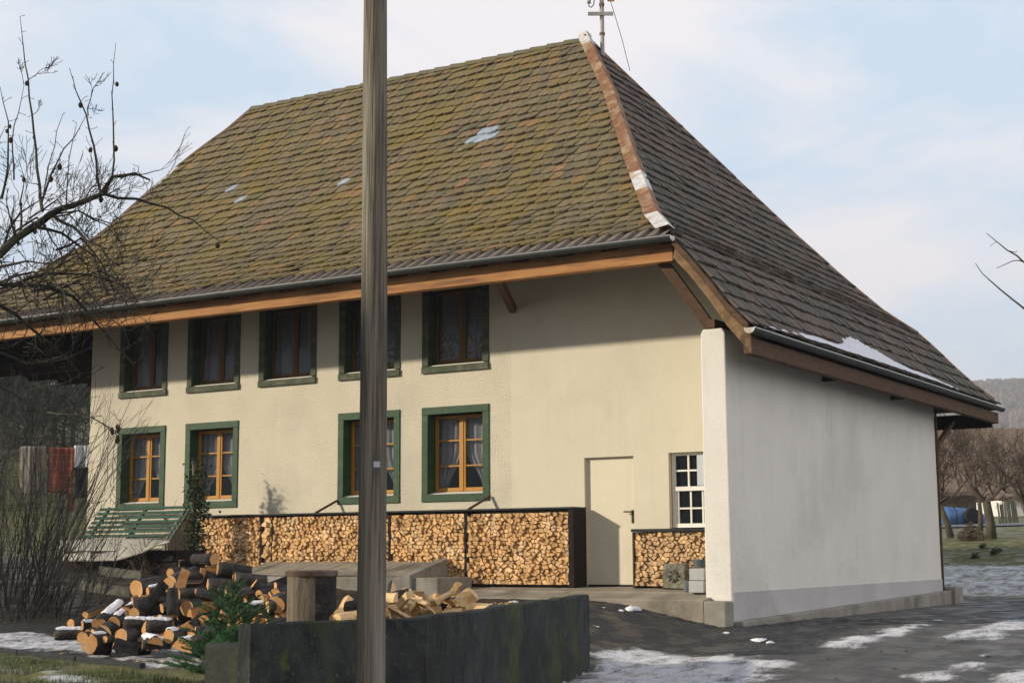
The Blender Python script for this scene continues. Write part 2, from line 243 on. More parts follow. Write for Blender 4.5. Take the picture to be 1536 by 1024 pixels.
class MB:
    def __init__(s): s.v = []; s.f = []; s.m = []
    def add(s, vs, fs, mi=0):
        n = len(s.v); s.v += [tuple(x) for x in vs]; s.f += [tuple(i + n for i in f) for f in fs]; s.m += [mi] * len(fs)
    def quad(s, a, b, c, d, mi=0): s.add([a, b, c, d], [(0, 1, 2, 3)], mi)
    def box(s, x0, x1, y0, y1, z0, z1, mi=0, mtx=None):
        vs = [Vector((x, y, z)) for z in (z0, z1) for y in (y0, y1) for x in (x0, x1)]
        if mtx: vs = [mtx @ q for q in vs]
        s.add(vs, [(0, 2, 3, 1), (4, 5, 7, 6), (0, 1, 5, 4), (2, 6, 7, 3), (0, 4, 6, 2), (1, 3, 7, 5)], mi)
    def prism(s, poly, d, mi=0, cap=None):
        """extrude a 3-D polygon by vector d"""
        n = len(poly); d = Vector(d); a = [Vector(p) for p in poly]; b = [p + d for p in a]
        s.add(a + b, [tuple(range(n - 1, -1, -1))], mi if cap is None else cap)
        k = len(s.v) - 2 * n
        s.f.append(tuple(k + n + i for i in range(n))); s.m.append(mi if cap is None else cap)
        for i in range(n): s.f.append((k + i, k + (i + 1) % n, k + n + (i + 1) % n, k + n + i)); s.m.append(mi)
    def bar(s, p, q, w, h, mi=0, up=(0, 0, 1)):
        p, q = Vector(p), Vector(q); a = (q - p).normalized(); u = Vector(up); r = a.cross(u)
        if r.length < 1e-4: r = a.cross(Vector((1, 0, 0)))
        r.normalize(); u = r.cross(a).normalized()
        c = [p + r * (w / 2 * i) + u * (h / 2 * j) for i, j in ((-1, -1), (1, -1), (1, 1), (-1, 1))]
        s.prism(c, q - p, mi)
    def tube(s, pts, rad, n=6, mi=0, cap=True):
        pts = [Vector(p) for p in pts]; k = len(pts); base = len(s.v)
        prev = None
        for i, p in enumerate(pts):
            a = (pts[min(i + 1, k - 1)] - pts[max(i - 1, 0)])
            if a.length < 1e-9: a = Vector((0, 0, 1))
            a.normalize()
            if prev is None:
                r = a.cross(Vector((0, 0, 1)) if abs(a.z) < .9 else Vector((1, 0, 0))).normalized()
            else:
                r = (prev - a * prev.dot(a))
                r = r.normalized() if r.length > 1e-6 else a.orthogonal().normalized()
            prev = r; u = a.cross(r); R = rad[i] if isinstance(rad, (list, tuple)) else rad
            for j in range(n):
                t = 2 * math.pi * j / n; s.v.append(tuple(p + r * (math.cos(t) * R) + u * (math.sin(t) * R)))
        for i in range(k - 1):
            for j in range(n):
                s.f.append((base + i * n + j, base + i * n + (j + 1) % n, base + (i + 1) * n + (j + 1) % n, base + (i + 1) * n + j)); s.m.append(mi)
        if cap:
            s.f.append(tuple(base + j for j in range(n - 1, -1, -1))); s.m.append(mi)
            s.f.append(tuple(base + (k - 1) * n + j for j in range(n))); s.m.append(mi)
    def lathe(s, c, prof, n=16, mi=0):
        """profile of (radius, z) about a vertical axis at c"""
        c = Vector(c); s.tube([c + Vector((0, 0, z)) for r, z in prof], [r for r, z in prof], n, mi)
    def build(s, name, mats, parent=None, loc=None, smooth=False, bevel=0):
        me = bpy.data.meshes.new(name); o = Vector(loc) if loc is not None else Vector((0, 0, 0))
        me.from_pydata([(a - o.x, b - o.y, c - o.z) for a, b, c in s.v] if loc is not None else s.v, [], s.f)
        if not isinstance(mats, (list, tuple)): mats = [mats]
        for x in mats: me.materials.append(M[x] if isinstance(x, str) else x)
        me.polygons.foreach_set('material_index', s.m)
        if smooth: me.polygons.foreach_set('use_smooth', [True] * len(me.polygons))
        me.update(); ob = link(name, me, parent, loc)
        if bevel:
            b = ob.modifiers.new('bevel', 'BEVEL'); b.width = bevel; b.segments = 2; b.limit_method = 'ANGLE'
        return ob

def clip(poly, f):
    """keep the part of polygon where f(p) >= 0"""
    o = []
    for i in range(len(poly)):
        a, b = poly[i], poly[(i + 1) % len(poly)]; fa, fb = f(a), f(b)
        if fa >= 0: o.append(a)
        if (fa >= 0) != (fb >= 0):
            t = fa / (fa - fb); o.append(tuple(a[k] + (b[k] - a[k]) * t for k in range(len(a))))
    return o
def lerp(tab, x):
    if x <= tab[0][0]: return tab[0][1]
    for (a, b), (c, d) in zip(tab, tab[1:]):
        if x <= c: return b + (d - b) * (x - a) / (c - a)
    return tab[-1][1]
def sst(a, b, x):
    t = min(1, max(0, (x - a) / (b - a))); return t * t * (3 - 2 * t)

# ------------------------------------------------------------------ terrain
WB, WC = at(640, 925, 11.4), at(376, 937, 10.3)
WALL = [Vector((0.13, -5.66, 0)), Vector((WB.x, WB.y, 0)), Vector((WC.x, WC.y, 0))]
def wall_x(y): return lerp([(-60, WC.x + .2), (WC.y, WC.x - .085), (WB.y, WB.x - .085), (-5.66, 0.05), (-4.6, -.15), (-1.36, -.3)], y)
def terrace(x, y):
    z = lerp([(-30, -.95), (-14, -.62), (-10, -.5), (-6, -.4), (-1.6, -.17), (0, -.1)], y)
    z += .068 * max(0, min(6.5, -5 - x)) * sst(-8, -1.6, y)
    return z
def roadz(x, y): return lerp([(-30, -1.2), (-20, -1.1), (-12, -1.0), (-5.7, -.82), (-1.36, -.52), (9, -.53), (11.5, -.5), (16.5, .10), (22, .72), (40, 1.5), (60, 2.4), (150, 6), (400, 12), (3000, 20)], y)
def ground(x, y):
    r = roadz(x, y)
    if y < 2:
        d = x - wall_x(y)
        if y < -5.66: k = sst(.03, -.05, d) if y > WC.y + .1 else sst(2.4, .3, d)
        else: k = sst(.75, -1.9, d)
        z = r + (terrace(x, y) - r) * k
    else: z = r
    if y < -9.8:
        d = x - wall_x(y)
        if d > -.02 or y < WC.y: z += .60 * sst(-10.6, -12.6, y) * sst(3.2, .5, d) * (1 - k)
    # hillside to the left
    ll = sst(-11, -17, x) * (sst(.42, .85, (8.28 - x) / (y + 20.6)) if y > 0 else 1) if y > -20 else 0
    if ll > 0:
        q = math.hypot(x + 10, y + 1)
        h = lerp([(0, .2), (6, .35), (14, .75), (26, 1.35), (34, 2.3), (50, 6), (80, 10), (160, 20), (300, 36), (3000, 70)], q) if y > -4 else lerp([(-30, -1), (-10, -.3), (-4, .3)], y)
        kk = ll * sst(-9, -1, y)
        z = z + (h - z) * kk
    return z
def atground(px, py, guess=10.0):
    r = ray(px, py); t = 4.0
    while t < 400:
        p = CAM + r * t
        if p.z < ground(p.x, p.y): break
        t += .05
    return CAM + r * t

# masks painted as real ground cover: polygons (from the photo, projected to ground) turned to soft coverage
def poly_ground(pts): return [(q.x, q.y) for q in (atground(*p) for p in pts)]
_bb = {}
def inside(poly, x, y):
    b = _bb.get(id(poly))
    if b is None: b = _bb[id(poly)] = bbox(poly, 1.0)
    if x < b[0] or x > b[1] or y < b[2] or y > b[3]: return -9
    c = False; n = len(poly); dmin = 1e9
    for i in range(n):
        x1, y1 = poly[i]; x2, y2 = poly[(i + 1) % n]
        if (y1 > y) != (y2 > y) and x < (x2 - x1) * (y - y1) / (y2 - y1) + x1: c = not c
        dx, dy = x2 - x1, y2 - y1; L = dx * dx + dy * dy
        t = 0 if L == 0 else max(0, min(1, ((x - x1) * dx + (y - y1) * dy) / L))
        dmin = min(dmin, math.hypot(x - x1 - t * dx, y - y1 - t * dy))
    return dmin if c else -dmin
def bbox(p, e): return (min(q[0] for q in p) - e, max(q[0] for q in p) + e, min(q[1] for q in p) - e, max(q[1] for q in p) + e)
SNOWP = [(poly_ground(p), amt) for p, amt in [
    ([(888, 972), (960, 972), (1040, 984), (1120, 982), (1210, 1000), (1160, 1020), (1080, 1060), (640, 1060), (800, 1015), (886, 1008)], .95),
    ([(1225, 965), (1300, 952), (1395, 934), (1380, 948), (1290, 974), (1215, 976)], .98),
    ([(1405, 968), (1440, 945), (1536, 922), (1600, 915), (1600, 935), (1500, 962)], .95),
    ([(1310, 1040), (1380, 1010), (1490, 984), (1500, 990), (1420, 1024), (1380, 1060)], .95),
    ([(1470, 1040), (1536, 985), (1600, 970), (1600, 1060)], .95),
    ([(1425, 846), (1600, 846), (1600, 905), (1480, 895), (1420, 872)], .78),
    ([(1440, 893), (1536, 880), (1600, 872), (1600, 902), (1500, 905)], .9),
    ([(-60, 944), (60, 948), (130, 962), (230, 968), (330, 975), (330, 1006), (215, 1004), (80, 984), (-60, 972)], .9),
    ([(1125, 958), (1165, 962), (1180, 970), (1130, 968)], .7),
    ([(388, 1012), (470, 1008), (520, 1016), (400, 1022)], .6), ([(40, 1012), (110, 1006), (150, 1030), (60, 1040)], .85),
    ([(-20, 990), (30, 995), (20, 1010), (-30, 1010)], .8),
    ([(0, 800), (90, 790), (60, 815), (-30, 815)], .42),
    ([(180, 868), (280, 862), (260, 884), (170, 890)], .5),
]]
GRAVEL = poly_ground([(730, 905), (890, 903), (1000, 908), (1090, 938), (1420, 907), (1400, 925), (1180, 990), (1060, 985), (960, 974), (886, 970)])
GRASSP = [[(1.0, -11.6), (2.4, -11.2), (4.6, -13), (4.6, -15.9), (0.5, -15.9), (1.0, -13.0)], poly_ground([(-300, 978), (0, 978), (215, 1004), (330, 1010), (370, 1060), (-300, 1060)])]
def fbm(x, y, s, seed=0): return noise.fractal(Vector((x * s, y * s, seed)), 1.0, 2.0, 5)

def build_ground(name, xs, ys, hole=None, bumps=True):
    me = bpy.data.meshes.new(name); vs = []; cols = []
    for y in ys:
        for x in xs:
            z = ground(x, y)
            far = hole is None
            sn = 0.0; gr = 0.0; gv = 0.0; ds = 0
            if hole is not None:
                for p, a in SNOWP:
                    d = inside(p, x, y)
                    if d > -.6: sn = max(sn, a * sst(-.35, .3, d + fbm(x, y, 1.7, 3) * .3))
                d = inside(GRAVEL, x, y); gv = sst(-.3, .25, d + fbm(x, y, 1.3, 9) * .25)
            right_field = y > 11.6 + .1 * x and x > -14 - .4 * y
            if right_field:
                gr = 1; pass
                sn = max(sn, .85 * sst(18.5, 16.2, y + fbm(x, y, .4, 5) * 2))
            if y > 1 and x < -14: gr = 1; sn = max(sn, .15)
            if hole is not None:
                for p in GRASSP: gr = max(gr, sst(-.2, .15, inside(p, x, y) + fbm(x, y, 2, 1) * .15))
            so_ = 0.0
            d = x - wall_x(y)
            if y < 0 and d < -.1 and not gv > .5: so_ = sst(0, -.3, d)          # garden soil on the terrace
            if hole is not None:
                z += fbm(x, y, 3.0, 2) * .012 + gv * fbm(x, y, 9, 4) * .022 + sn * .022 * (1 + fbm(x, y, 4, 6)) + so_ * fbm(x, y, 5, 8) * .02
            vs.append((x, y, z)); cols.append((sn, gr, gv, so_))
    nx = len(xs); fs = []
    for j in range(len(ys) - 1):
        for i in range(nx - 1):
            if hole is None and -18.01 < xs[i] < 7.9 and -16.01 < ys[j] < 1.9: continue
            fs.append((j * nx + i, j * nx + i + 1, (j + 1) * nx + i + 1, (j + 1) * nx + i))
    me.from_pydata(vs, [], fs); me.polygons.foreach_set('use_smooth', [True] * len(fs))
    a = me.attributes.new('cover', 'FLOAT_COLOR', 'POINT')
    a.data.foreach_set('color', [c for q in cols for c in q])
    me.materials.append(GROUND_MAT); me.update()
    o = link(name, me); o['kind'] = 'structure'; return o

def ground_material():
    Mt = bpy.data.materials.new('ground_cover'); Mt.use_nodes = True; t = Mt.node_tree; b = t.nodes['Principled BSDF']; L = t.links.new
    co = N(t, 'ShaderNodeTexCoord'); at_ = N(t, 'ShaderNodeAttribute', attribute_name='cover'); sp = N(t, 'ShaderNodeSeparateColor'); L(at_.outputs['Color'], sp.inputs[0])
    def nz(scale, det=6, ro=.6, dist=0, st=None):
        n = N(t, 'ShaderNodeTexNoise'); n.inputs['Scale'].default_value = scale; n.inputs['Detail'].default_value = det; n.inputs['Roughness'].default_value = ro; n.inputs['Distortion'].default_value = dist
        if st:
            m_ = N(t, 'ShaderNodeMapping'); m_.inputs['Scale'].default_value = st[0]; m_.inputs['Rotation'].default_value = (0, 0, st[1]); L(co.outputs['Object'], m_.inputs[0]); L(m_.outputs[0], n.inputs[0])
        else: L(co.outputs['Object'], n.inputs[0])
        return n.outputs[0]
    def ramp(x, p0, c0, p1, c1):
        r = N(t, 'ShaderNodeValToRGB'); e = r.color_ramp.elements; e[0].position = p0; e[1].position = p1; e[0].color = (*c0, 1); e[1].color = (*c1, 1); L(x, r.inputs[0]); return r.outputs[0]
    def mixc(f, a, c):
        x = N(t, 'ShaderNodeMix', data_type='RGBA'); L(f, x.inputs[0]); L(a, x.inputs[6]); L(c, x.inputs[7]); return x.outputs[2]
    def mr(x, a, c, d=0, e=1):
        r = N(t, 'ShaderNodeMapRange'); r.interpolation_type = 'SMOOTHSTEP'; L(x, r.inputs[0]); r.inputs[1].default_value = a; r.inputs[2].default_value = c; r.inputs[3].default_value = d; r.inputs[4].default_value = e; return r.outputs[0]
    def math_(op, a, c):
        m_ = N(t, 'ShaderNodeMath', operation=op)
        for i, q in enumerate((a, c)):
            if isinstance(q, (int, float)): m_.inputs[i].default_value = q
            else: L(q, m_.inputs[i])
        return m_.outputs[0]
    road = ramp(nz(2.0, 8, .62, .4, ((1, .35, 1), -.35)), .32, (.120, .116, .108), .68, (.052, .054, .056))
    fine = nz(60, 4)
    road = mixc(mr(fine, .52, .75, 0, .45), road, ramp(fine, 0, (.16, .15, .13), 1, (.13, .12, .11)))
    gravel = ramp(nz(48, 3, .75), .40, (.012, .013, .015), .70, (.095, .096, .098))
    soil = ramp(nz(14, 6, .7), .35, (.014, .013, .011), .70, (.055, .046, .033))
    soil = mixc(mr(nz(40, 3), .60, .68), soil, ramp(nz(22, 2), .3, (.12, .08, .045), .7, (.10, .10, .085)))
    grass = ramp(nz(7, 8, .7), .32, (.05, .062, .016), .70, (.19, .175, .065))
    c = mixc(sp.outputs[2], road, gravel)
    c = mixc(at_.outputs['Alpha'], c, soil)
    c = mixc(sp.outputs[1], c, grass)
    # snow: coverage broken up by noise, thinner towards its edge, dirtied by grit
    n = math_('ADD', math_('MULTIPLY', nz(5, 7, .68, .3, ((1, .55, 1), -.35)), .75), math_('MULTIPLY', nz(26, 5, .7), .35))
    thr = math_('SUBTRACT', n, math_('MULTIPLY', math_('SUBTRACT', 1.0, sp.outputs[0]), .55))
    sm = math_('MULTIPLY', mr(thr, .32, .58), mr(sp.outputs[0], .02, .12))
    snow = ramp(nz(45, 4), .35, (.48, .48, .49), .6, (.76, .77, .79))
    snow = mixc(mr(nz(90, 2), .66, .72), snow, soil)
    c = mixc(sm, c, snow); L(c, b.inputs['Base Color'])
    b.inputs['Specular IOR Level'].default_value = .2
    rr = mr(nz(2.2, 5), .40, .60, .32, .9); L(rr, b.inputs['Roughness'])
    bp = N(t, 'ShaderNodeBump'); bp.inputs['Strength'].default_value = .6; bp.inputs['Distance'].default_value = .025
    hh = math_('ADD', math_('MULTIPLY', sm, .9), math_('MULTIPLY', fine, .8)); L(hh, bp.inputs['Height']); L(bp.outputs[0], b.inputs['Normal'])
    return Mt
GROUND_MAT = ground_material()
def frange(a, b, s):
    n = int(round((b - a) / s)); return [a + i * (b - a) / n for i in range(n + 1)]
build_ground('ground', frange(-18, 8, .08), frange(-16, 2, .075), hole=1)
big = [-3000, -1500, -800, -400, -250, -180, -140, -110, -90, -75, -62, -52, -44, -38, -33, -29, -26, -23.5, -21.5, -20, -19, -18] + frange(-17, 8, 1)[0:] + [9.5, 11, 13, 16, 20, 25, 32, 40, 50, 65, 90, 130, 200, 300, 500, 900, 1500, 3000]
bigy = [-3000, -1500, -800, -400, -200, -120, -80, -60, -48, -40, -34, -29, -25, -22, -20, -18, -17, -16] + frange(-15, 2, 1) + [3, 4, 5, 6, 7.5, 9, 10.5, 12, 13.5, 15, 16.5, 18, 20, 22, 24, 26, 28, 30, 33, 36, 40, 45, 50, 56, 64, 74, 86, 100, 120, 150, 190, 250, 330, 450, 600, 900, 1500, 3000]
build_ground('terrain', big, bigy)

# ------------------------------------------------------------------ farmhouse
house = empty('farmhouse', 'cream plastered farmhouse with a big mossy hipped tile roof and green framed windows', 'house', (0, 0, 0))
FP = [(-1.62, 4.97), (-.75, 5.45), (.2, 6.05), (1.39, 7.0), (3.55, 9.0), (5.285, 10.91)]         # front slope, Y -> Z
SP = [(.47, 3.58), (.16, 3.9), (-.06, 4.2), (-.38, 4.6), (-.70, 4.97), (-1.33, 5.45), (-1.95, 6.08), (-2.74, 7.0), (-4.26, 9.0), (-5.75, 10.91)]         # end slope, X -> Z
BP = [(12.25, 3.58), (11.1, 4.2), (10.6, 5.0), (10.05, 6.05), (9.18, 7.0), (7.02, 9.0), (5.285, 10.91)]   # rear slope
LP = [(-18.1, 4.97), (-17.05, 5.97), (-16.7, 6.29), (-16.1, 6.97), (-15.87, 7.45), (-15.78, 9.03), (-15.4, 9.75), (-15.01, 10.24), (-14.74, 10.91)]  # steep left end
YR, ZR, XR, XL = 5.285, 10.91, -5.75, -14.74
EY = -1.62                                                              # front tile edge
def Yf(z): return lerp([(b, a) for a, b in FP], z)
def Yb(z): return lerp([(b, a) for a, b in BP], z)
def Xl(z): return lerp([(b, a) for a, b in LP], z)
def Xs(z): return lerp([(b, a) for a, b in SP], z)
def Zf(y): return lerp(FP, y)
def Zs(x): return lerp(sorted(SP), x)
def hipx(z): return Xs(z)
def slope_path(prof):
    """cumulative slope length from eave, returns (total, fn s -> (h, z, tangent))"""
    L = [0]
    for (a, b), (c, d) in zip(prof, prof[1:]): L.append(L[-1] + math.hypot(c - a, d - b))
    def fn(s):
        for i in range(len(L) - 1):
            if s <= L[i + 1] or i == len(L) - 2:
                t = (s - L[i]) / (L[i + 1] - L[i]); (a, b), (c, d) = prof[i], prof[i + 1]
                l = L[i + 1] - L[i]; return a + (c - a) * t, b + (d - b) * t, ((c - a) / l, (d - b) / l)
    return L[-1], fn

# roof deck: four slopes with thickness, boarded dark underneath
deck = MB()
zs = sorted({b for a, b in FP} | {b for a, b in SP} | {b for a, b in BP} | {b for a, b in LP} | {8.0, 10.0})
for za, zb in zip(zs, zs[1:]):
    if za >= 4.97: deck.prism([(x, y, z - .03) for x, y, z in ((Xl(za), Yf(za), za), (Xs(za), Yf(za), za), (Xs(zb), Yf(zb), zb), (Xl(zb), Yf(zb), zb))], (0, 0, -.055))
    deck.prism([(x, y, z - .03) for x, y, z in ((Xl(za), Yb(za), za), (Xs(za), Yb(za), za), (Xs(zb), Yb(zb), zb), (Xl(zb), Yb(zb), zb))][::-1], (0, 0, -.055))
    a = [(Xs(za), Yf(za), za), (Xs(za), Yb(za), za), (Xs(zb), Yb(zb), zb), (Xs(zb), Yf(zb), zb)]
    deck.prism([(x, y, z - .03) for x, y, z in (a if zb < 10.9 else a[:3])], (0, 0, -.055))
    if za >= 4.97:
        a = [(Xl(za), Yf(za), za), (Xl(za), Yb(za), za), (Xl(zb), Yb(zb), zb), (Xl(zb), Yf(zb), zb)]
        deck.prism([(x, y, z - .03) for x, y, z in (a if zb < 10.9 else a[:3])][::-1], (0, 0, -.055))
roof = deck.build('roof', 'deck', house)
roof['label'] = 'steep hipped roof'

def tiles(prof, axis, lo_hi, course, width, mats, matfn, seed, name, label, thick=.034, s_start=0.0):
    R = random.Random(seed); amp = axis == 'x'; mb = MB(); L, fn = slope_path(prof); nrow = int((L - s_start) / course)
    c = (L - s_start) / nrow
    for k in range(nrow):
        s0 = s_start + k * c; s1 = min(L, s0 + c * 1.28)
        h0, z0, t0 = fn(s0); h1, z1, t1 = fn(s1)
        d = Vector((0, h1 - h0, z1 - z0)).normalized() if axis == 'x' else Vector((h1 - h0, 0, z1 - z0)).normalized()
        across = Vector((1, 0, 0)) if axis == 'x' else Vector((0, 1, 0))
        nrm = across.cross(d).normalized()
        if nrm.z < 0: nrm = -nrm
        lo, hi, fl, fh = lo_hi(z0, z1)
        off = (width * .5 if k % 2 else 0) + R.uniform(-.015, .015)
        base = Vector((0, h0, z0)) if axis == 'x' else Vector((h0, 0, z0))
        wob = 0
        x = math.floor(min(lo) / width) * width - width + off
        ln = (Vector((0, h1, z1)) - base).length if axis == 'x' else (Vector((h1, 0, z1)) - base).length
        while x < max(hi):
            j = R.gauss(0, .014) + (.012 if int(round(x / width)) % 2 else -.012) * (1 if amp else .3) + .012 * noise.noise(Vector((x * .8, k * .7, seed)))
            tilt = R.uniform(.006, .050) if amp else R.uniform(-.012, .012); lift = .042 + R.uniform(-.010, .020); gap = .004
            if R.random() < .04: lift += R.uniform(.005, .02); tilt += R.uniform(-.03, .03)
            w_ = width - gap
            poly = [(x, j + .030), (x + w_ * .18, j + .004), (x + w_ * .5, j), (x + w_ * .82, j + .004 + tilt * .4), (x + w_, j + .030 + tilt), (x + w_, ln), (x, ln)]
            def P0(p): # limits interpolate with s
                return p[0] - (lo[0] + (lo[1] - lo[0]) * p[1] / ln)
            def P1(p): return (hi[0] + (hi[1] - hi[0]) * p[1] / ln) - p[0]
            q = clip(clip(poly, P0), P1) if True else poly
            if len(q) >= 3:
                lifts = [lift * (1 - p[1] / ln) + .004 + tilt * (p[0] - x - w_ / 2) * .6 for p in q]
                top = [base + across * p[0] + d * p[1] + nrm * (l + thick) for p, l in zip(q, lifts)]
                bot = [base + across * p[0] + d * p[1] + nrm * l for p, l in zip(q, lifts)]
                n = len(q); a0 = matfn(k, x, R, nrow)
                vs = top + bot; fs = [tuple(range(n)) if axis == 'x' else tuple(range(n - 1, -1, -1))]
                for i in range(n):
                    f = (i, n + i, n + (i + 1) % n, (i + 1) % n); fs.append(f if axis == 'x' else f[::-1])
                mb.add(vs, fs, a0)
            x += width
    o = mb.build(name, mats, roof)
    if label: o['label'] = label
    return o
GLASS = [(-6.77, 8.55), (-6.55, 8.3), (-6.9, 8.3), (-6.5, 8.55)]
Lf, fnf = slope_path(FP)
def front_mat(k, x, R, n):
    z = fnf(.33 + (k + .5) * (Lf - .33) / n)[1]
    for gx, gz in ((-6.75, 8.5),):
        if abs(x + .1 - gx) < .24 and abs(z - gz) < .22: return 2
    for gx, gz in ((-9.6, 7.7), (-12.95, 8.15), (-12.3, 7.8)):
        if abs(x + .1 - gx) < .11 and abs(z - gz) < .11: return 2
    return 0
tiles(FP, 'x', lambda z0, z1: ((Xl(z0) - .02, Xl(z1) - .02), (Xs(z0) - .02, Xs(z1) - .02), 0, 0), .30, .225, ['tile_front', 'tile_grey', 'tile_glass'], front_mat, 11, 'front_tiles', 'mossy olive brown tiles', s_start=.33)
# grey fluted eave course under the first tiles
mb = MB(); nx_ = 900; V = []
for j, sv in enumerate((-.03, -.03, .2, .42)):
    h, z, tg = fnf(max(0, sv)); nrm = Vector((0, -tg[1], tg[0])); base = Vector((0, h, z)) + Vector((0, tg[0], tg[1])) * min(0, sv)
    for i in range(nx_ + 1):
        x = Xl(4.97) + (Xs(4.97) - .03 - Xl(4.97)) * i / nx_; ph = (x / .225) % 1.0
        V.append(base + Vector((x, 0, 0)) + nrm * (.0 if j == 0 else .020 + .055 * ph))
k = nx_ + 1; mb.add(V, [(j * k + i, j * k + i + 1, (j + 1) * k + i + 1, (j + 1) * k + i) for j in range(3) for i in range(nx_)])
mb.build('eave_course', 'tile_grey', roof)['label'] = 'grey fluted eave course'
def side_lim(z0, z1): return ((Yf(z0) + .02, Yf(z1) + .02), (Yb(z0) - .02, Yb(z1) - .02), 0, 0)
tiles(SP, 'y', side_lim, .31, .225, ['tile_side'], lambda k, x, R, n: 0, 12, 'end_tiles', 'grey brown tiles on the shaded hip end')
tiles(BP, 'x', lambda z0, z1: ((Xl(z0) - .02, Xl(z1) - .02), (Xs(z0) - .02, Xs(z1) - .02), 0, 0), .5, .5, ['tile_front'], lambda k, x, R, n: 0, 13, 'rear_tiles', None)
tiles(LP, 'y', side_lim, .45, .4, ['tile_side'], lambda k, x, R, n: 0, 14, 'left_end_tiles', None)
# ridge tiles
x = XL
while x < XR - .12:
    l = min(.44, XR + .03 - x); mb = MB(); pts = []
    n = 8
    ring0 = [(x - .0, YR + math.cos(math.pi * i / n) * .15, ZR - .055 + math.sin(math.pi * i / n) * .135 + .014) for i in range(n + 1)]
    ring1 = [(x + l, YR + math.cos(math.pi * i / n) * .135, ZR - .055 + math.sin(math.pi * i / n) * .12) for i in range(n + 1)]
    mb.add(ring0 + ring1, [(i, i + 1, n + 2 + i, n + 1 + i) for i in range(n)])
    mb.add(ring0, [tuple(range(n + 1))]); mb.add(ring1, [tuple(range(n, -1, -1))])
    mb.build('ridge_tile', 'ridge', roof); x += .405
# hip flashing in sheet lengths
def hip_sheet(za, zb, mname, label, wid=.21, lift=.17, back=False):
    mb = MB(); n = 6; fy = Yb if back else Yf; sg = -1 if back else 1
    rows = []
    for i in range(n + 1):
        z = za + (zb - za) * i / n
        c = Vector((Xs(z), fy(z), z + lift + .012 * (1 - i / n)))
        # along the front slope towards -X, along the end slope towards +Y
        a = c + Vector((-wid, 0, -.035)); b = c + Vector((0, sg * wid, -.035)); rows.append((a, c, b))
    for r, q in zip(rows, rows[1:]):
        mb.prism([r[0], r[1], q[1], q[0]], (0, 0, -.012)); mb.prism([r[1], r[2], q[2], q[1]], (0, 0, -.012))
    o = mb.build('hip_flashing', mname, roof); 
    if label: o['label'] = label
for a, b, mn, lb in ((4.99, 5.42, 'zinc_white', 'pale sheet metal at the foot of the hip'), (5.40, 6.12, 'rust', 'rust brown sheet metal'), (6.10, 6.58, 'zinc_white', None), (6.56, 7.25, 'rust', None), (7.23, 8.45, 'rust', None), (8.43, 9.6, 'rust', None), (9.58, 10.62, 'rust', None), (10.6, 10.96, 'zinc_white', None)):
    hip_sheet(a, b, mn, lb)
for a, b, mn in ((3.62, 5.0, 'rust'), (4.98, 6.5, 'rust'), (6.48, 8.2, 'rust'), (8.18, 10.93, 'rust')): hip_sheet(a, b, mn, None, back=True, wid=.13, lift=.12)
# left verge sheets
def verge(za, zb, mn):
    mb = MB(); n = 5; P_ = []
    for k in range(n + 1):
        z = za + (zb - za) * k / n; c = Vector((Xl(z), Yf(z), z + .115)); P_.append((c + Vector((-.02, .14, -.05)), c + Vector((-.03, 0, 0)), c + Vector((.10, 0, -.01))))
    for r_, q_ in zip(P_, P_[1:]): mb.prism([r_[0], r_[1], q_[1], q_[0]], (0, 0, -.012)); mb.prism([r_[1], r_[2], q_[2], q_[1]], (0, 0, -.012))
    mb.build('verge_flashing', mn, roof)
for a, b, mn in ((4.98, 5.5, 'rust'), (5.5, 5.95, 'rust'), (5.95, 6.5, 'zinc_white'), (6.5, 7.3, 'rust'), (7.3, 8.6, 'rust'), (8.6, 9.2, 'zinc_white'), (9.2, 10.9, 'rust')): verge(a, b, 'rustdark' if mn == 'rust' else mn)
# front gutter, beam
def gutter(p, q, r, name, inward, brackets):
    p, q = Vector(p), Vector(q); ax = (q - p).normalized(); sd = ax.cross(Vector((0, 0, 1))); mb = MB(); n = 10
    def ring(c, rr): return [c + sd * (math.cos(math.pi * i / n) * rr) - Vector((0, 0, 1)) * (math.sin(math.pi * i / n) * rr) for i in range(n + 1)]
    o0, o1, i0, i1 = ring(p, r), ring(q, r), ring(p, r - .008), ring(q, r - .008)
    k = n + 1
    mb.add(o0 + o1, [(i, i + 1, k + i + 1, k + i) for i in range(n)]); mb.add(i0 + i1, [(i, k + i, k + i + 1, i + 1) for i in range(n)])
    mb.add(o0, [tuple(range(k))]); mb.add(o1, [tuple(range(k - 1, -1, -1))])
    L_ = (q - p).length; m_ = int(L_ / 1.9)
    for j in range(1, m_ + 1):
        c = p + ax * (L_ * j / (m_ + 1)); a, b = ring(c, r + .006), ring(c + ax * .035, r + .006); mb.add(a + b, [(i, i + 1, k + i + 1, k + i) for i in range(n)])
    for s_ in (1, -1):
        mb.tube([p + sd * (r * s_), q + sd * (r * s_)], .011, 6, 1)
    g_ = mb.build(name, ['zinc', 'zinc_edge'], house)
    cap = MB(); e = ring(q, r + .004); e2 = ring(q + ax * .012, r + .004); cap.prism(e, ax * .012); cap.build('end_cap', 'zinc_white', g_)
    cap = MB(); cap.prism(ring(p, r + .004), -ax * .012); cap.build('end_cap', 'zinc_white', g_)
    return g_
gutter((-18.2, -1.70, 4.955), (-.62, -1.70, 4.955), .07, 'gutter', 1, 8)
gutter((.535, 12.3, 3.535), (.535, -1.74, 3.535), .075, 'gutter', 1, 7)
mb = MB(); mb.box(-18.1, -.70, -1.52, -1.36, 4.635, 4.90); mb.build('eave_beam', 'beam', house, bevel=.008)['label'] = 'orange brown timber beam along the front eave'
mb = MB(); mb.box(-18.1, -.72, -1.60, -1.57, 4.90, 4.945); mb.build('tilt_board', 'darkwood', house)
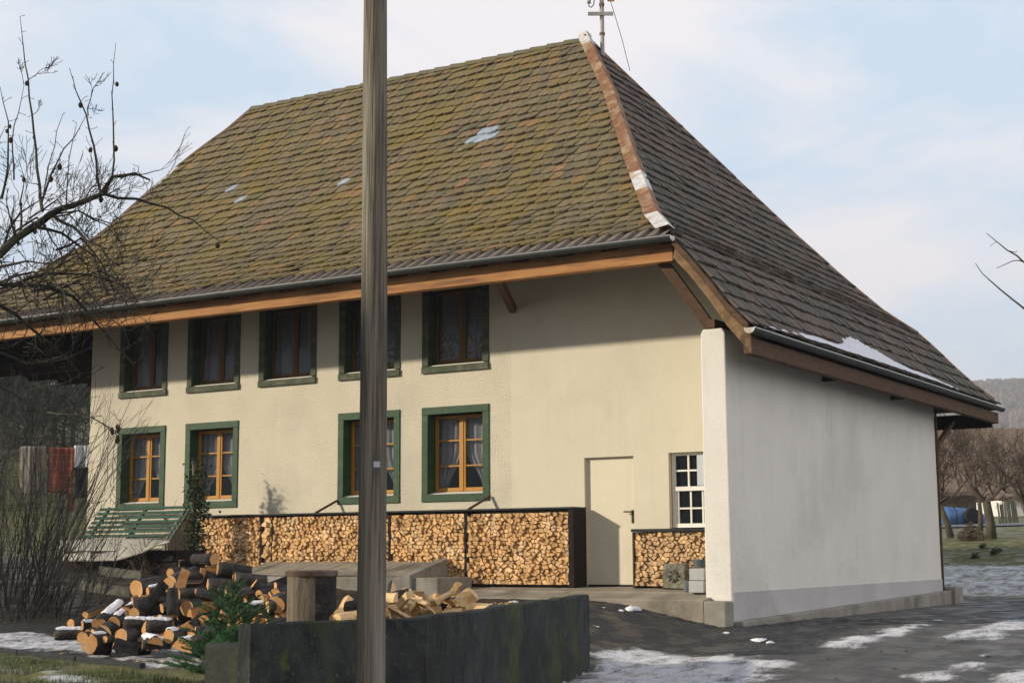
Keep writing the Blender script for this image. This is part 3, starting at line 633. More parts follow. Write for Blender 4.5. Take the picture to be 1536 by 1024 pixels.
mb = MB(); mb.box(.36, .48, -1.555, 12.2, 3.20, 3.43); mb.build('eave_beam', 'oldwood', house, bevel=.01)['label'] = 'dark brown timber beam under the low end eave'
mb = MB(); mb.box(-17.9, .35, 12.06, 12.18, 3.12, 3.42); mb.build('eave_beam', 'darkwood', house)
RK = [(-.66, 4.93), (-.38, 4.61), (-.06, 4.21), (.16, 3.91), (.47, 3.59)]        # rake of the end slope at the front corner
mb = MB()
for (xa, za), (xb, zb) in zip(RK, RK[1:]): mb.prism([(xa, -1.66, za + .03), (xb, -1.66, zb + .03), (xb, -1.66, zb - .07), (xa, -1.66, za - .07)], (0, .06, 0))
mb.build('rake_board', 'oldwood', house)
mb = MB(); tp = [(-.62, 4.80), (-.38, 4.52), (-.06, 4.12), (.16, 3.82), (.49, 3.48)]; bt = [(-.66, 4.66), (-.42, 4.40), (-.10, 3.98), (.14, 3.62), (.49, 3.20)]
for k in range(4): mb.prism([(tp[k][0], -1.605, tp[k][1]), (tp[k + 1][0], -1.605, tp[k + 1][1]), (bt[k + 1][0], -1.605, bt[k + 1][1]), (bt[k][0], -1.605, bt[k][1])], (0, .045, 0))
mb.build('rake_board', 'rakewood', house)['label'] = 'weathered sloping board at the corner of the eaves'
mb = MB(); mb.bar((-.98, -1.34, 4.72), (-.22, -1.25, 3.62), .12, .15); mb.build('corner_brace', 'oldwood', house)
mb = MB(); mb.bar((-.22, -1.36, 3.70), (-.22, 9.6, 3.70), .14, .13); mb.build('wall_plate', 'oldwood', house)
mb = MB(); mb.bar((-3.80, -1.38, 4.80), (-4.30, -.04, 4.46), .11, .13); mb.build('eave_brace', 'oldwood', house)
for yb_ in (2.6, 6.2):
    mb = MB(); mb.bar((.36, yb_, 3.30), (-.05, yb_, 3.30), .10, .12); mb.build('rafter_end', 'darkwood', house)
mb = MB(); mb.bar((.02, 9.0, 2.55), (-.02, 10.4, 3.15), .08, .10); mb.build('eave_brace', 'oldwood', house)
# rafters under the front eave
mb = MB(); xx = -14.4
while xx < -1.2:
    mb.bar((xx, -1.35, 4.86), (xx, .15, 5.78), .10, .12); xx += .78
o = mb.build('rafters', 'darkwood', house); o['kind'] = 'stuff'
# boarded gable apron on the left, wall and closing walls
mb = MB()
prof = [(.04, 4.6), (8.9, 4.6), (8.9, 6.9), (7.02, 8.83), (5.285, 10.7), (3.55, 8.83), (1.39, 6.83), (.2, 5.85), (.04, 5.7)]
mb.prism([(-14.22, y, z) for y, z in prof], (.05, 0, 0)); mb.build('gable_boarding', 'darkwood', house)['label'] = 'dark boarded upper gable'
LX = -17.9; lz = atplane(0, 560, 0, LX).z
mb = MB(); mb.box(LX + .06, -14.25, .35, 8.6, lz + .02, lz + .12); mb.box(LX, LX + .06, -1.3, 11.5, lz, lz + .55)
yy = .6
while yy < 8.5: mb.box(LX + .06, -14.25, yy, yy + .1, lz - .12, lz - .002); yy += .9
mb.build('side_loft', 'darkwood', house)['label'] = 'dark boarded underside of the far eave'
XF0 = -14.13
WIN = {'w1': (-13.337, -12.071), 'w2': (-11.552, -10.242), 'w3': (-9.778, -8.44), 'w4': (-7.926, -6.596), 'w5': (-6.137, -4.791)}
OPEN = []
for k in ('w1', 'w2', 'w4', 'w5'): OPEN.append((*WIN[k], 1.354, 2.939))
for k in WIN: OPEN.append((*WIN[k], 3.516, 5.06))
OPEN += [(-3.023, -2.159, -.02, 1.978), (-1.56, -.52, .86, 2.0)]
def wall_with_holes(x0, x1, z0, z1, holes, y):
    xs = sorted({x0, x1} | {h[i] for h in holes for i in (0, 1) if x0 < h[i] < x1}); zz = sorted({z0, z1} | {h[i] for h in holes for i in (2, 3) if z0 < h[i] < z1})
    mb = MB()
    for xa, xb in zip(xs, xs[1:]):
        for za, zb in zip(zz, zz[1:]):
            cx, cz = (xa + xb) / 2, (za + zb) / 2
            if any(h[0] < cx < h[1] and h[2] < cz < h[3] for h in holes): continue
            mb.quad((xa, y, za), (xb, y, za), (xb, y, zb), (xa, y, zb))
    return mb
mb = wall_with_holes(XF0, -4.37, -.6, 5.72, [h for h in OPEN if h[1] < -4.37], 0)
mb.quad((XF0, 0, -.6), (XF0, 0, 5.7), (XF0, 8.9, 5.7), (XF0, 8.9, -.6))
mb.build('front_wall', 'plaster', house)['label'] = 'rough cream plaster wall'
mb = wall_with_holes(-4.37, -1.6, -.6, 5.2, [h for h in OPEN if h[1] > -4.37], .0)
mb2 = wall_with_holes(-1.6, -.05, -.6, 3.62, [h for h in OPEN if h[1] > -1.6], .0)
mb.add(mb2.v, mb2.f); mb.add([(-1.6, .0, 3.62), (-.05, .0, 3.62), (-1.6, .0, 5.2)], [(0, 1, 2)])
mb.quad((-4.37, 0, 5.2), (-1.6, 0, 5.2), (-1.75, 0, 5.55), (-4.37, 0, 5.72))
mb.build('front_wall', 'plaster_smooth', house)['label'] = 'smooth cream wall around the door'
# gable end wall with its front end face (post), slightly battered
mb = MB(); mb.prism([(-.385, -1.355, -.18), (.012, -1.355, -.18), (0, -1.355, 3.56), (-.045, -1.355, 3.63), (-.34, -1.355, 3.63), (-.375, -1.355, 3.56)], (0, 10.3, 0)); mb.build('end_wall', 'gable_plaster', house, bevel=.02)['label'] = 'white end wall lying in shade'
mb = MB(); mb.box(-.37, .022, -1.345, 8.95, -.75, -.05); mb.build('plinth', 'plinth', house)
mb = MB()
mb.prism([(.03, -1.36, -.75), (.03, 9.2, -.75), (.03, 9.2, -.27), (.03, -1.36, -.44)], (.14, 0, 0)); mb.prism([(.03, 9.0, -.75), (.03, 9.55, -.75), (.03, 9.55, -.2), (.03, 9.0, -.2)], (.22, 0, 0)); mb.build('footing', 'concrete', house, bevel=.02)
mb = MB(); mb.quad((XF0, 8.9, -.6), (-.39, 8.9, -.6), (-.39, 8.9, 3.6), (XF0, 8.9, 3.6)); mb.quad((XF0, 8.9, 3.6), (-.39, 8.9, 3.6), (-1.9, 8.9, 5.8), (XF0, 8.9, 7.0)); mb.build('rear_wall', 'darkwood', house)
mb = MB(); mb.box(.0, .045, 8.955, 8.99, -.5, 3.2); mb.build('corner_board', 'oldwood', house)
mb = MB(); mb.box(XF0 + .1, -2.0, 1.4, 1.45, -.3, 5.5); mb.box(XF0 + .1, -2.0, .06, 1.4, 3.1, 3.2); mb.box(-2.0, -.42, 1.4, 1.45, -.3, 3.6); mb.build('added_black_sheets', 'black', house)  # black sheets added behind the windows to keep the rooms dark
# ledge along the front: upper slab and lower kerb
mb = MB(); mb.prism([(-5.2, .02, -.02), (-5.2, -1.05, -.06), (-5.2, -1.08, -.75), (-5.2, .02, -.75)], (5.2 - .39, 0, 0)); mb.prism([(-9.0, -1.08, -.09), (-9.0, -1.62, -.15), (-9.0, -1.62, -.75), (-9.0, -1.08, -.75)], (9.0 - .30, 0, 0))
mb.build('front_ledge', 'ledge', house, bevel=.015)['label'] = 'worn concrete step along the front wall'
mb = MB(); mb.box(-.298, .03, -1.63, -1.36, -.75, -.165); mb.build('corner_block', 'concrete', house, bevel=.02)

def window(xl, xr, zb, zt, upper, style):
    R = random.Random(int(xl * 100)); fw_ = .125; dp = .27
    gm = 'green_old_shade' if upper or style == 'old' else 'green'
    mb = MB()
    # four surround boards (mitre look: sides butt between head and sill board), proud of the wall, with deep lining
    mb.box(xl, xl + fw_, -.02, .03, zb + fw_, zt - fw_); mb.box(xr - fw_, xr, -.02, .03, zb + fw_, zt - fw_)
    mb.box(xl, xr, -.024, .03, zt - fw_, zt)
    if not upper: mb.box(xl, xr, -.024, .03, zb, zb + fw_)
    else: mb.box(xl, xr, -.04, .03, zb, zb + fw_ * .9)
    a, b, c, d = xl + fw_ - .012, xr - fw_ + .012, zb + fw_ - .012, zt - fw_ + .012
    mb.box(a - .03, a, .03, dp, c, d, 1); mb.box(b, b + .03, .03, dp, c, d, 1); mb.box(a, b, .03, dp, d, d + .03, 1); mb.box(a, b, .03, dp, c - .03, c, 1)
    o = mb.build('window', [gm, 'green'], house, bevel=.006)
    o['label'] = ('upper window' if upper else 'lower window') + ' with ' + ('faded ' if upper else '') + 'green surround and ochre casements'
    # sill drip
    s_ = MB(); s_.prism([(a, .03, c + .002), (a, .03, c + .02), (a, dp - .06, c + .055), (a, dp - .06, c + .002)], (b - a, 0, 0)); s_.build('sill', 'sill', o)
    ys = dp - .06
    # casements
    mid = (a + b) / 2; zb2, zt2 = c + .06, d - .02
    for sx in (0, 1):
        x0, x1 = (a + .01, mid - .002) if sx == 0 else (mid + .002, b - .01)
        st = .062; f = MB()
        f.box(x0, x0 + st, ys, ys + .05, zb2, zt2); f.box(x1 - st, x1, ys, ys + .05, zb2, zt2); f.box(x0 + st, x1 - st, ys + .002, ys + .048, zb2, zb2 + st); f.box(x0 + st, x1 - st, ys + .002, ys + .048, zt2 - st, zt2)
        if sx == 0: f.box(x1 - .02, x1 + .03, ys - .012, ys - .001, zb2 + .01, zt2 - .01)
        if not upper:
            for q in (1, 2):
                zz = zb2 + (zt2 - zb2) * q / 3; f.box(x0 + st, x1 - st, ys + .01, ys + .04, zz - .013, zz + .013)
        sh = f.build('casement', 'sash_shade' if upper else 'sash', o, bevel=.004)
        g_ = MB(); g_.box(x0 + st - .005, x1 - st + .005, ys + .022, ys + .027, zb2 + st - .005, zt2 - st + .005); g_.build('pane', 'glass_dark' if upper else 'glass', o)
        # curtain: pleated sheet drawn back to the outer side
        cm = MB(); nx, nz = 30, 16; outer = x0 if sx == 0 else x1; inner = x1 if sx == 0 else x0; V = []
        for j in range(nz + 1):
            tz = j / nz; z = zt2 - (zt2 - zb2) * tz
            if upper: reach = 1.0
            else: reach = 1.02 - .04 * math.sin(tz * 3) if tz < .42 else 1.0 - (.62 + .1 * R.random() * 0) * sst(.42, .95, tz)
            for i in range(nx + 1):
                t = i / nx; x_ = outer + (inner - outer) * t * reach
                V.append((x_, ys + .09 + .022 * math.sin(t * 26 + sx * 2 + xl) * (0.6 + .4 * tz) + .008 * math.sin(t * 61), z))
        cm.add(V, [(j * (nx + 1) + i, j * (nx + 1) + i + 1, (j + 1) * (nx + 1) + i + 1, (j + 1) * (nx + 1) + i) for j in range(nz) for i in range(nx)])
        if not upper: cm.build('curtain', 'curtain', o, smooth=True)
        else: cm.build('curtain', 'curtain', o, smooth=True)
        if upper:
            cf = MB(); V = []; top_ = zb2 + (zt2 - zb2) * .40
            for j in range(9):
                for i in range(25):
                    t = i / 24; V.append((x0 + (x1 - x0) * t, ys + .045 + .012 * math.sin(t * 22 + xl), zb2 + .02 + (top_ - zb2) * j / 8))
            cf.add(V, [(j * 25 + i, j * 25 + i + 1, (j + 1) * 25 + i + 1, (j + 1) * 25 + i) for j in range(8) for i in range(24)]); cf.build('cafe_curtain', 'lace' if style == 'lace' else 'sheer', o, smooth=True)
for k in ('w1', 'w2', 'w4', 'w5'): window(*WIN[k], 1.354, 2.939, False, 'old' if k == 'w9' else '')
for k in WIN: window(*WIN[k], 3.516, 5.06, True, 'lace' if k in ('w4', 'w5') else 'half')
# door in the smooth wall
mb = MB(); mb.box(-3.02, -2.162, .065, .11, -.02, 1.975); dr = mb.build('door', 'door', house); dr['label'] = 'plain cream door flush in a plastered reveal'
mb = MB()
mb.box(-3.06, -3.023, .013, .19, -.02, 1.978); mb.box(-2.159, -2.12, .013, .19, -.02, 1.978); mb.box(-3.06, -2.12, .013, .19, 1.978, 2.02); mb.build('door_reveal', 'plaster_smooth', house)
mb = MB(); mb.box(-3.02, -2.162, .058, .063, -.02, .012); mb.build('threshold', 'darkwood', dr)
mb = MB(); mb.box(-2.235, -2.20, .052, .064, .95, 1.15); mb.tube([(-2.218, .055, 1.12), (-2.218, .0, 1.12), (-2.34, .0, 1.125)], .011, 8); mb.build('handle', 'handle', dr)
# small white window beside the post
xl, xr, zb, zt = -1.56, -.52, .86, 2.0
mb = MB(); mb.box(xl - .03, xl, .013, .2, zb, zt); mb.box(xr, xr + .03, .013, .2, zb, zt); mb.box(xl - .03, xr + .03, .013, .2, zt, zt + .03); mb.box(xl - .03, xr + .03, .0, .2, zb - .04, zb)
o = mb.build('window', 'plaster_smooth', house); o['label'] = 'small white barred window behind the corner post'
f = MB(); y0, y1 = .08, .13
a, b = xl + .015, xl + 1.0; zm = 1.455
f.box(a, a + .05, y0, y1, zb + .01, zt - .005); f.box(b - .05, b, y0, y1, zb + .01, zt - .005); f.box(a + .05, b - .05, y0 + .002, y1, zt - .045, zt - .005); f.box(a + .05, b - .05, y0 - .012, y1, zm - .035, zm + .03); f.box(a + .05, b - .05, y0 + .002, y1, zb + .01, zb + .07)
f.box(a + .05, a + .10, y0 + .015, y1, zb + .07, zm - .035); f.box(b - .1, b - .05, y0 + .015, y1, zb + .07, zm - .035)
for q in (1, 2, 3):
    xq = a + .05 + (b - a - .1) * q / 4; f.box(xq - .013, xq + .013, y0 + .01, y1 - .01, zm + .03, zt - .045)
    xq = a + .1 + (b - a - .2) * q / 4; f.box(xq - .013, xq + .013, y0 + .02, y1 - .01, zb + .07, zm - .035)
zq = (zm + zt) / 2; f.box(a + .05, b - .05, y0 + .012, y1 - .012, zq - .013, zq + .013); zq = (zb + zm) / 2; f.box(a + .1, b - .1, y0 + .022, y1 - .012, zq - .013, zq + .013)
f.build('casement', 'white', o)
g_ = MB(); g_.box(a + .03, b - .03, y1 - .006, y1 - .002, zb + .05, zt - .03); g_.build('pane', 'glass', o)
g_ = MB(); g_.box(a + .42, b - .06, y0 - .004, y0 + .008, zm + .04, zt - .02); g_.build('vent_panel', 'panelblue', o)
g_ = MB(); g_.box(a - .1, b + .1, .4, .42, zb - .2, zt + .2); g_.build('dark_backing', 'black', o)  # black sheet standing in for the unlit room

# snow lying at the foot of the end slope
Ls, fns = slope_path(SP)
def snow_on_slope(name, y0, y1, smin, hfun, label):
    mb = MB(); ny = int((y1 - y0) / .08); ns_ = 12
    V = []; keep = []
    for i in range(ny + 1):
        y = y0 + (y1 - y0) * i / ny; hh = hfun(y)
        for j in range(ns_ + 1):
            t = j / ns_; s_ = smin + hh * t; h, z, tg = fns(s_)
            th = .035 * (1 - t ** 3) * min(1, hh / .25) + .01 * noise.noise(Vector((y * 4, s_ * 6, 0)))
            if i in (0, ny) or j == ns_: th = -.02
            V.append((h + .055 + th * .5, y, z + .04 + th))
    k = ns_ + 1
    mb.add(V, [(i * k + j, i * k + j + 1, (i + 1) * k + j + 1, (i + 1) * k + j) for i in range(ny) for j in range(ns_)])
    o = mb.build(name, 'snow', None, smooth=True, loc=(V[0])); tag(o, label, 'snow'); return o
snow_on_slope('roof_snow', -1.1, 9.3, .02, lambda y: .05 + .12 * abs(noise.noise(Vector((y * 1.1, 3, 0)))) + .16 * sst(-1, 1.5, y) * sst(9.2, 7, y) + .55 * sst(2.2, 3.6, y) * sst(6.4, 4.0, y) * (.6 + .5 * abs(noise.noise(Vector((y * 5, 1, 0))))), 'ragged strip of old snow above the gutter of the shaded roof end')

# ------------------------------------------------------------------ roof mast
mx_, my_ = -5.42, 5.35
mast = empty('roof_mast', 'grey electricity mast with a crossarm and insulator standing on the roof peak', 'mast', (mx_, my_, 10.4))
def part(mb, name, mats, root, **k):
    o = mb.build(name, mats, root, loc=root.location, **k); o.location = (0, 0, 0); return o
mb = MB(); mb.tube([(mx_, my_, 10.35), (mx_, my_, 13.1)], .044, 12); part(mb, 'pole', 'galv', mast, smooth=False)
mb = MB(); mb.tube([(mx_, my_, 10.98), (mx_, my_, 11.03)], .058, 12); part(mb, 'collar', 'rust', mast)
mb = MB(); mb.tube([(mx_, my_, 11.6), (mx_, my_, 11.66)], .054, 12); part(mb, 'collar', 'rust', mast)
mb = MB(); mb.bar(Vector((mx_, my_ - .06, 11.42)) - _rt * .26 , Vector((mx_, my_ - .06, 11.42)) + _rt * .26, .04, .07); part(mb, 'crossarm', 'galv', mast)
pI = Vector((mx_, my_, 0)) - _rt * .24 - Vector((0, .05, 0))
mb = MB(); mb.tube([Vector((mx_, my_ - .05, 11.78)), Vector((mx_, my_ - .05, 11.78)) - _rt * .11, Vector((mx_, my_ - .05, 11.74)) - _rt * .13, Vector((mx_, my_ - .05, 11.62)) - _rt * .14, Vector((mx_, my_ - .05, 11.56)) - _rt * .19, pI + Vector((0, 0, 11.58)), pI + Vector((0, 0, 11.66))], .012, 6); part(mb, 'hook', 'iron', mast)
mb = MB(); mb.lathe(pI, [(.0, 11.645), (.045, 11.65), (.04, 11.72), (.042, 11.8), (.03, 11.83), (.012, 11.86), (.012, 11.9)], 12); part(mb, 'insulator', 'porcelain', mast, smooth=True)
pY = Vector((mx_, my_ - .02, 0)) + _rt * .19
mb = MB(); mb.prism([pY - _rt * .065 + Vector((0, 0, 11.70)), pY + _rt * .065 + Vector((0, 0, 11.70)), pY + _rt * .065 + Vector((0, 0, 11.98)), pY - _rt * .065 + Vector((0, 0, 11.98))], (0, .03, 0)); mb.bar(Vector((mx_, my_, 11.9)), pY + Vector((0, .03, 11.9)), .02, .02); part(mb, 'switch_box', 'yellowplate', mast)
mb = MB(); mb.tube([pY + Vector((0, 0, 11.70)), pY + _rt * .07 + Vector((0, 0, 11.45)), pY + _rt * .17 + Vector((0, 0.1, 10.95)), pY + _rt * .30 + Vector((.02, .12, 10.25))], .007, 5); part(mb, 'earth_wire', 'iron', mast)

# ------------------------------------------------------------------ firewood stacked along the facade
def voronoi(x0, x1, z0, z1, s, R, floor):
    pts = []; nz_ = int((z1 - z0) / (s * .9)); nx_ = int((x1 - x0) / s)
    for j in range(nz_):
        for i in range(nx_): pts.append([x0 + (i + .5 + (.5 if j % 2 else 0) * .8 + R.uniform(-.42, .42)) * (x1 - x0) / nx_, z0 + (j + .5 + R.uniform(-.42, .42)) * (z1 - z0) / nz_])
    def cells():
        grid = {}
        for k, p in enumerate(pts): grid.setdefault((int(p[0] / s), int(p[1] / s)), []).append(k)
        out_ = []
        for k, p in enumerate(pts):
            poly = [(x0, z0), (x1, z0), (x1, z1), (x0, z1)]
            gx, gz = int(p[0] / s), int(p[1] / s)
            for a in range(-3, 4):
                for b in range(-3, 4):
                    for q in grid.get((gx + a, gz + b), ()):
                        if q == k: continue
                        o = pts[q]; mx0, mz0 = (p[0] + o[0]) / 2, (p[1] + o[1]) / 2; nx0, nz0 = p[0] - o[0], p[1] - o[1]
                        poly = clip(poly, lambda w_: (w_[0] - mx0) * nx0 + (w_[1] - mz0) * nz0)
                        if len(poly) < 3: break
            out_.append(poly)
        return out_
    return [c for c in cells() if len(c) >= 3]
def shrink(poly, g):
    cx = sum(p[0] for p in poly) / len(poly); cz = sum(p[1] for p in poly) / len(poly); o = []
    for p in poly:
        d = math.hypot(p[0] - cx, p[1] - cz); o.append((cx + (p[0] - cx) * max(.3, 1 - g / max(d, 1e-4)), cz + (p[1] - cz) * max(.3, 1 - g / max(d, 1e-4))))
    # drop tiny edges
    r = [p for i, p in enumerate(o) if math.hypot(p[0] - o[i - 1][0], p[1] - o[i - 1][1]) > .012]
    return r if len(r) >= 3 else o
floor_left = lambda x: lerp([(-10.9, .27), (-9.3, .30), (-9.2, .05), (-5.3, .02), (-2, .0)], x)
R = random.Random(3); pieces = []
for x0, x1, zt, yf in ((-10.80, -9.36, 1.16, -.38), (-9.30, -9.10, 1.16, -.38), (-9.04, -6.56, 1.15, -.38), (-6.50, -5.04, 1.14, -.38), (-4.97, -3.10, 1.13, -.38), (-1.985, -.66, .80, -.34)):
    for c in voronoi(x0, x1, floor_left((x0 + x1) / 2), zt, .067, R, 0):
        pieces.append((x0, yf, shrink(c, .005 + R.uniform(0, .006))))
GA = 'split firewood stacked in neat walls along the facade'
near = [p for p in pieces if p[0] in (-1.985, -4.97)]; rest = [p for p in pieces if p[0] not in (-1.985, -4.97)]
near.sort(key=lambda p: (p[0] != -1.985, -max(q[0] for q in p[2])))
indiv, rest = near[:270], near[230:] + rest
def piece_mesh(mb, c, yf, R):
    dy = R.gauss(0, .022); tx, tz = R.uniform(-.12, .12), R.uniform(-.12, .12); cx = sum(q[0] for q in c) / len(c); cz = sum(q[1] for q in c) / len(c)
    fr = [(q[0], yf + dy + tx * (q[0] - cx) + tz * (q[1] - cz), q[1]) for q in c]
    bk = [(q[0] * .97 + cx * .03, yf + .30, q[1] * .97 + cz * .03) for q in c]; n = len(c)
    mb.add(fr + bk, [tuple(range(n)), tuple(range(2 * n - 1, n - 1, -1))] + [(i, n + i, n + (i + 1) % n, (i + 1) % n) for i in range(n)])
for x0, yf, c in indiv:
    mb = MB(); piece_mesh(mb, c, yf, R); cx = sum(q[0] for q in c) / len(c); cz = sum(q[1] for q in c) / len(c)
    o = mb.build('firewood_piece', 'firewood', None, loc=(cx, yf + .15, cz))
    tag(o, 'pale split log end in the small stack under the white barred window' if x0 == -1.985 else 'pale split log end in the long stack left of the cream door', 'firewood', GA)
mb = MB()
for x0, yf, c in rest: piece_mesh(mb, c, yf, R)
tag(mb.build('firewood_stack', 'firewood', None, loc=(-7, -.3, .7)), 'long neat wall of split firewood below the green windows', 'firewood', None, 'stuff')
def board_thing(name, label, cat, boxes, mname, bevel=.005, group=None):
    mb = MB()
    for b in boxes: mb.box(*b)
    b = boxes[0]; return tag(mb.build(name, mname, None, loc=((b[0] + b[1]) / 2, (b[2] + b[3]) / 2, b[4]), bevel=bevel), label, cat, group)
board_thing('cover_board', 'long dark cover board lying on the firewood below the green windows', 'board', [(-10.86, -2.99, -.44, -.01, 1.175, 1.205)], 'edging')
board_thing('cover_board', 'short dark cover board on the small firewood stack under the barred window', 'board', [(-2.02, -.62, -.40, .005, .805, .85)], 'edging')
board_thing('end_board', 'black upright board closing the firewood stack beside the door', 'board', [(-3.09, -2.995, -.42, -.01, -.02, 1.172)], 'darkwood')
board_thing('end_board', 'thin brown upright board at the left end of the small firewood stack', 'board', [(-2.015, -1.99, -.37, .0, -.03, .802)], 'oldwood')
for x_, lb in ((-5.005, 'dark upright post between the two nearest firewood sections'), (-6.53, 'dark upright post in the firewood left of the utility pole top'), (-9.07, 'dark upright post at the right of the narrow firewood slot'), (-9.33, 'dark upright post at the left of the narrow firewood slot')):
    if x_ == -6.53: lb = 'dark upright post in the firewood just right of the utility pole'
    board_thing('stack_post', lb, 'post', [(x_ - .028, x_ + .028, -.375, -.02, -.0 if x_ > -9 else .2, 1.172)], 'darkwood', group='posts dividing the firewood')
for x_, lb in ((-4.83, 'small slanting wooden prop between firewood cover and the rightmost lower window'), (-7.98, 'small slanting wooden prop on the firewood cover left of the utility pole')):
    mb = MB(); mb.bar((x_ - .12, -.40, 1.20), (x_ + .06, -.03, 1.42), .035, .035); tag(mb.build('wooden_prop', 'oldwood', None, loc=(x_, -.2, 1.2)), lb, 'prop')
# ------------------------------------------------------------------ things along the facade
def thing_mesh(mb, name, mats, label, cat, loc, group=None, **k):
    return tag(mb.build(name, mats, None, loc=loc, **k), label, cat, group)
def rough_box(mb, x0, x1, y0, y1, z0, z1, R, j=.012, n=5):
    """box with lumpy faces"""
    V = {}
    def pt(i, k, l):
        key = (i, k, l)
        if key not in V:
            p = Vector((x0 + (x1 - x0) * i / n, y0 + (y1 - y0) * k / n, z0 + (z1 - z0) * l / n))
            p += Vector((R.uniform(-j, j), R.uniform(-j, j), R.uniform(-j, j))); V[key] = len(mb.v); mb.v.append(tuple(p))
        return V[key]
    def face(f):
        for a in range(n):
            for b in range(n): mb.f.append(tuple(pt(*q) for q in (f(a, b), f(a + 1, b), f(a + 1, b + 1), f(a, b + 1)))); mb.m.append(0)
    face(lambda a, b: (a, 0, b)); face(lambda a, b: (n - a, n, b)); face(lambda a, b: (0, n - a, b)); face(lambda a, b: (n, a, b)); face(lambda a, b: (a, b, n)); face(lambda a, b: (a, n - b, 0))
mb = MB(); R = random.Random(5); rough_box(mb, -.18, .18, -.06, .06, 0, .36, R, .01)
c = Vector((0, -.068, .18)); 
for a in range(8):
    t = a * math.pi / 4; mb.tube([c + Vector((math.cos(t) * .03, 0, math.sin(t) * .03)), c + Vector((math.cos(t) * .085, -.012, math.sin(t) * .085))], [.012, .022], 6)
o = mb.build('stone_block', 'stone', None); o.location = (-1.26, -.50, -.03); o.rotation_euler = (D2R(-9), 0, D2R(-4)); tag(o, 'rough carved stone block leaning on the small firewood stack', 'stone')
bx = atplane(1038, 888, 1, -1.0)
for k in range(2):
    mb = MB(); mb.box(-.115, .115, -.13, .13, 0, .165); o = mb.build('concrete_block', 'block', None, bevel=.008); o.location = (bx.x + .125 + .006 * k, -1.0 + .01 * k, -.065 + .172 * k)
    tag(o, ('lower' if k == 0 else 'upper') + ' of two pale concrete blocks stacked beside the white post', 'block')
mb = MB(); mb.lathe((0, 0, 0), [(.085, 0), (.12, .10), (.125, .12), (.11, .12), (.09, .03)], 14); o = mb.build('flower_pot', 'bluegrey', None, smooth=False); o.location = (bx.x + .14, -1.0, .28); tag(o, 'slate grey bowl resting on the pale concrete blocks', 'pot')
mb = MB(); mb.lathe((0, 0, 0), [(.07, 0), (.075, .14), (.065, .155), (.02, .16)], 12); o = mb.build('canister', 'bluegrey', None); o.location = (bx.x - .06, -.98, -.06); tag(o, 'small blue grey canister standing left of the pale blocks', 'canister')
# cellar hatch
hatch = empty('cellar_hatch', 'sloping concrete cellar hatch with boarded cover in front of the firewood', 'hatch', (-7.2, -1.0, -.1))
mb = MB(); mb.prism([(-9.15, -1.45, -.3), (-9.15, -1.45, .13), (-9.15, -.45, .33), (-9.15, -.45, -.3)], (3.65, 0, 0)); part(mb, 'base', 'concrete', hatch, bevel=.015)
R = random.Random(2); x = -9.05
mb = MB()
while x < -5.62:
    w_ = .16; t = R.uniform(0, .012); mb.prism([(x, -1.38, .15 + t), (x + w_ - .008, -1.38, .15 + t), (x + w_ - .008, -.47, .345 + t), (x, -.47, .345 + t)], (0, 0, .022)); x += w_
part(mb, 'boarded_cover', 'ledge', hatch)
mb = MB(); mb.prism([(-5.5, -1.47, -.2), (-5.5, -1.47, .17), (-5.5, -.42, .42), (-5.5, -.42, -.2)], (.17, 0, 0)); part(mb, 'side_kerb', 'concrete', hatch, bevel=.012)
mb = MB(); mb.box(-5.33, -4.86, -1.40, -.43, -.3, .13); part(mb, 'side_block', 'concrete', hatch, bevel=.012)
# bench leaning at the wall
bench = empty('garden_bench', 'green slatted bench leaning against the facade left of the firewood', 'bench', (-12.3, -.5, .3))
for k in range(8):
    t = k / 7; y = -.24 - .50 * t; z = 1.37 - .60 * t
    mb = MB(); mb.bar((-13.5, y, z), (-11.13, y, z), .058, .022, up=(0, -.77, .64)); mb.f[-1]
    o = part(mb, 'slat', 'bench', bench, bevel=.004)
for x in (-13.3, -12.3, -11.28):
    mb = MB(); mb.bar((x, -.19, 1.40), (x, -.75, .73), .05, .05); part(mb, 'support', 'bench' if x < -11.5 else 'benchside', bench)
for x in (-13.3, -11.28):
    mb = MB(); mb.bar((x, -.74, .78), (x, -.78, .15), .055, .055); part(mb, 'leg', 'benchside', bench)
mb = MB(); mb.prism([(-11.2, -.80, .72), (-11.2, -.26, 1.32), (-11.2, -.12, 1.30), (-11.2, -.3, .25), (-11.2, -.75, .25)], (.03, 0, 0)); part(mb, 'side_panel', 'benchside', bench)
# canvas over a dark void, with a dark box added to fill it
mb = MB(); V = []; nu, nv = 34, 14; R = random.Random(8)
for j in range(nv + 1):
    tv = j / nv
    for i in range(nu + 1):
        tu = i / nu
        px = 90 + 165 * tu; top = 811 - 3 * math.sin(tu * 3.1); bot = lerp([(0, 842), (.5, 841), (.72, 832), (.88, 818), (1, 812)], tu)
        yy = -1.35 - .85 * min(1, tv * 1.15)
        q = atplane(px, top + (bot - top) * tv, 1, yy)
        q.z += .02 * noise.noise(Vector((q.x * 3, tv * 4, 2))) ; q.y += .05 * noise.noise(Vector((q.x * 2.3, tv * 3, 7)))
        V.append(q)
k = nu + 1
mb.add(V, [(j * k + i, j * k + i + 1, (j + 1) * k + i + 1, (j + 1) * k + i) for j in range(nv) for i in range(nu)])
o = thing_mesh(mb, 'canvas_sheet', 'canvas', 'pale sagging canvas sheet spread in front of the green bench', 'tarpaulin', (V[0].x + 1.2, -1.8, V[0].z), smooth=True)
s_ = o.modifiers.new('thick', 'SOLIDIFY'); s_.thickness = .012
a_ = atplane(100, 830, 1, -1.9); b_ = atplane(268, 830, 1, -1.9)
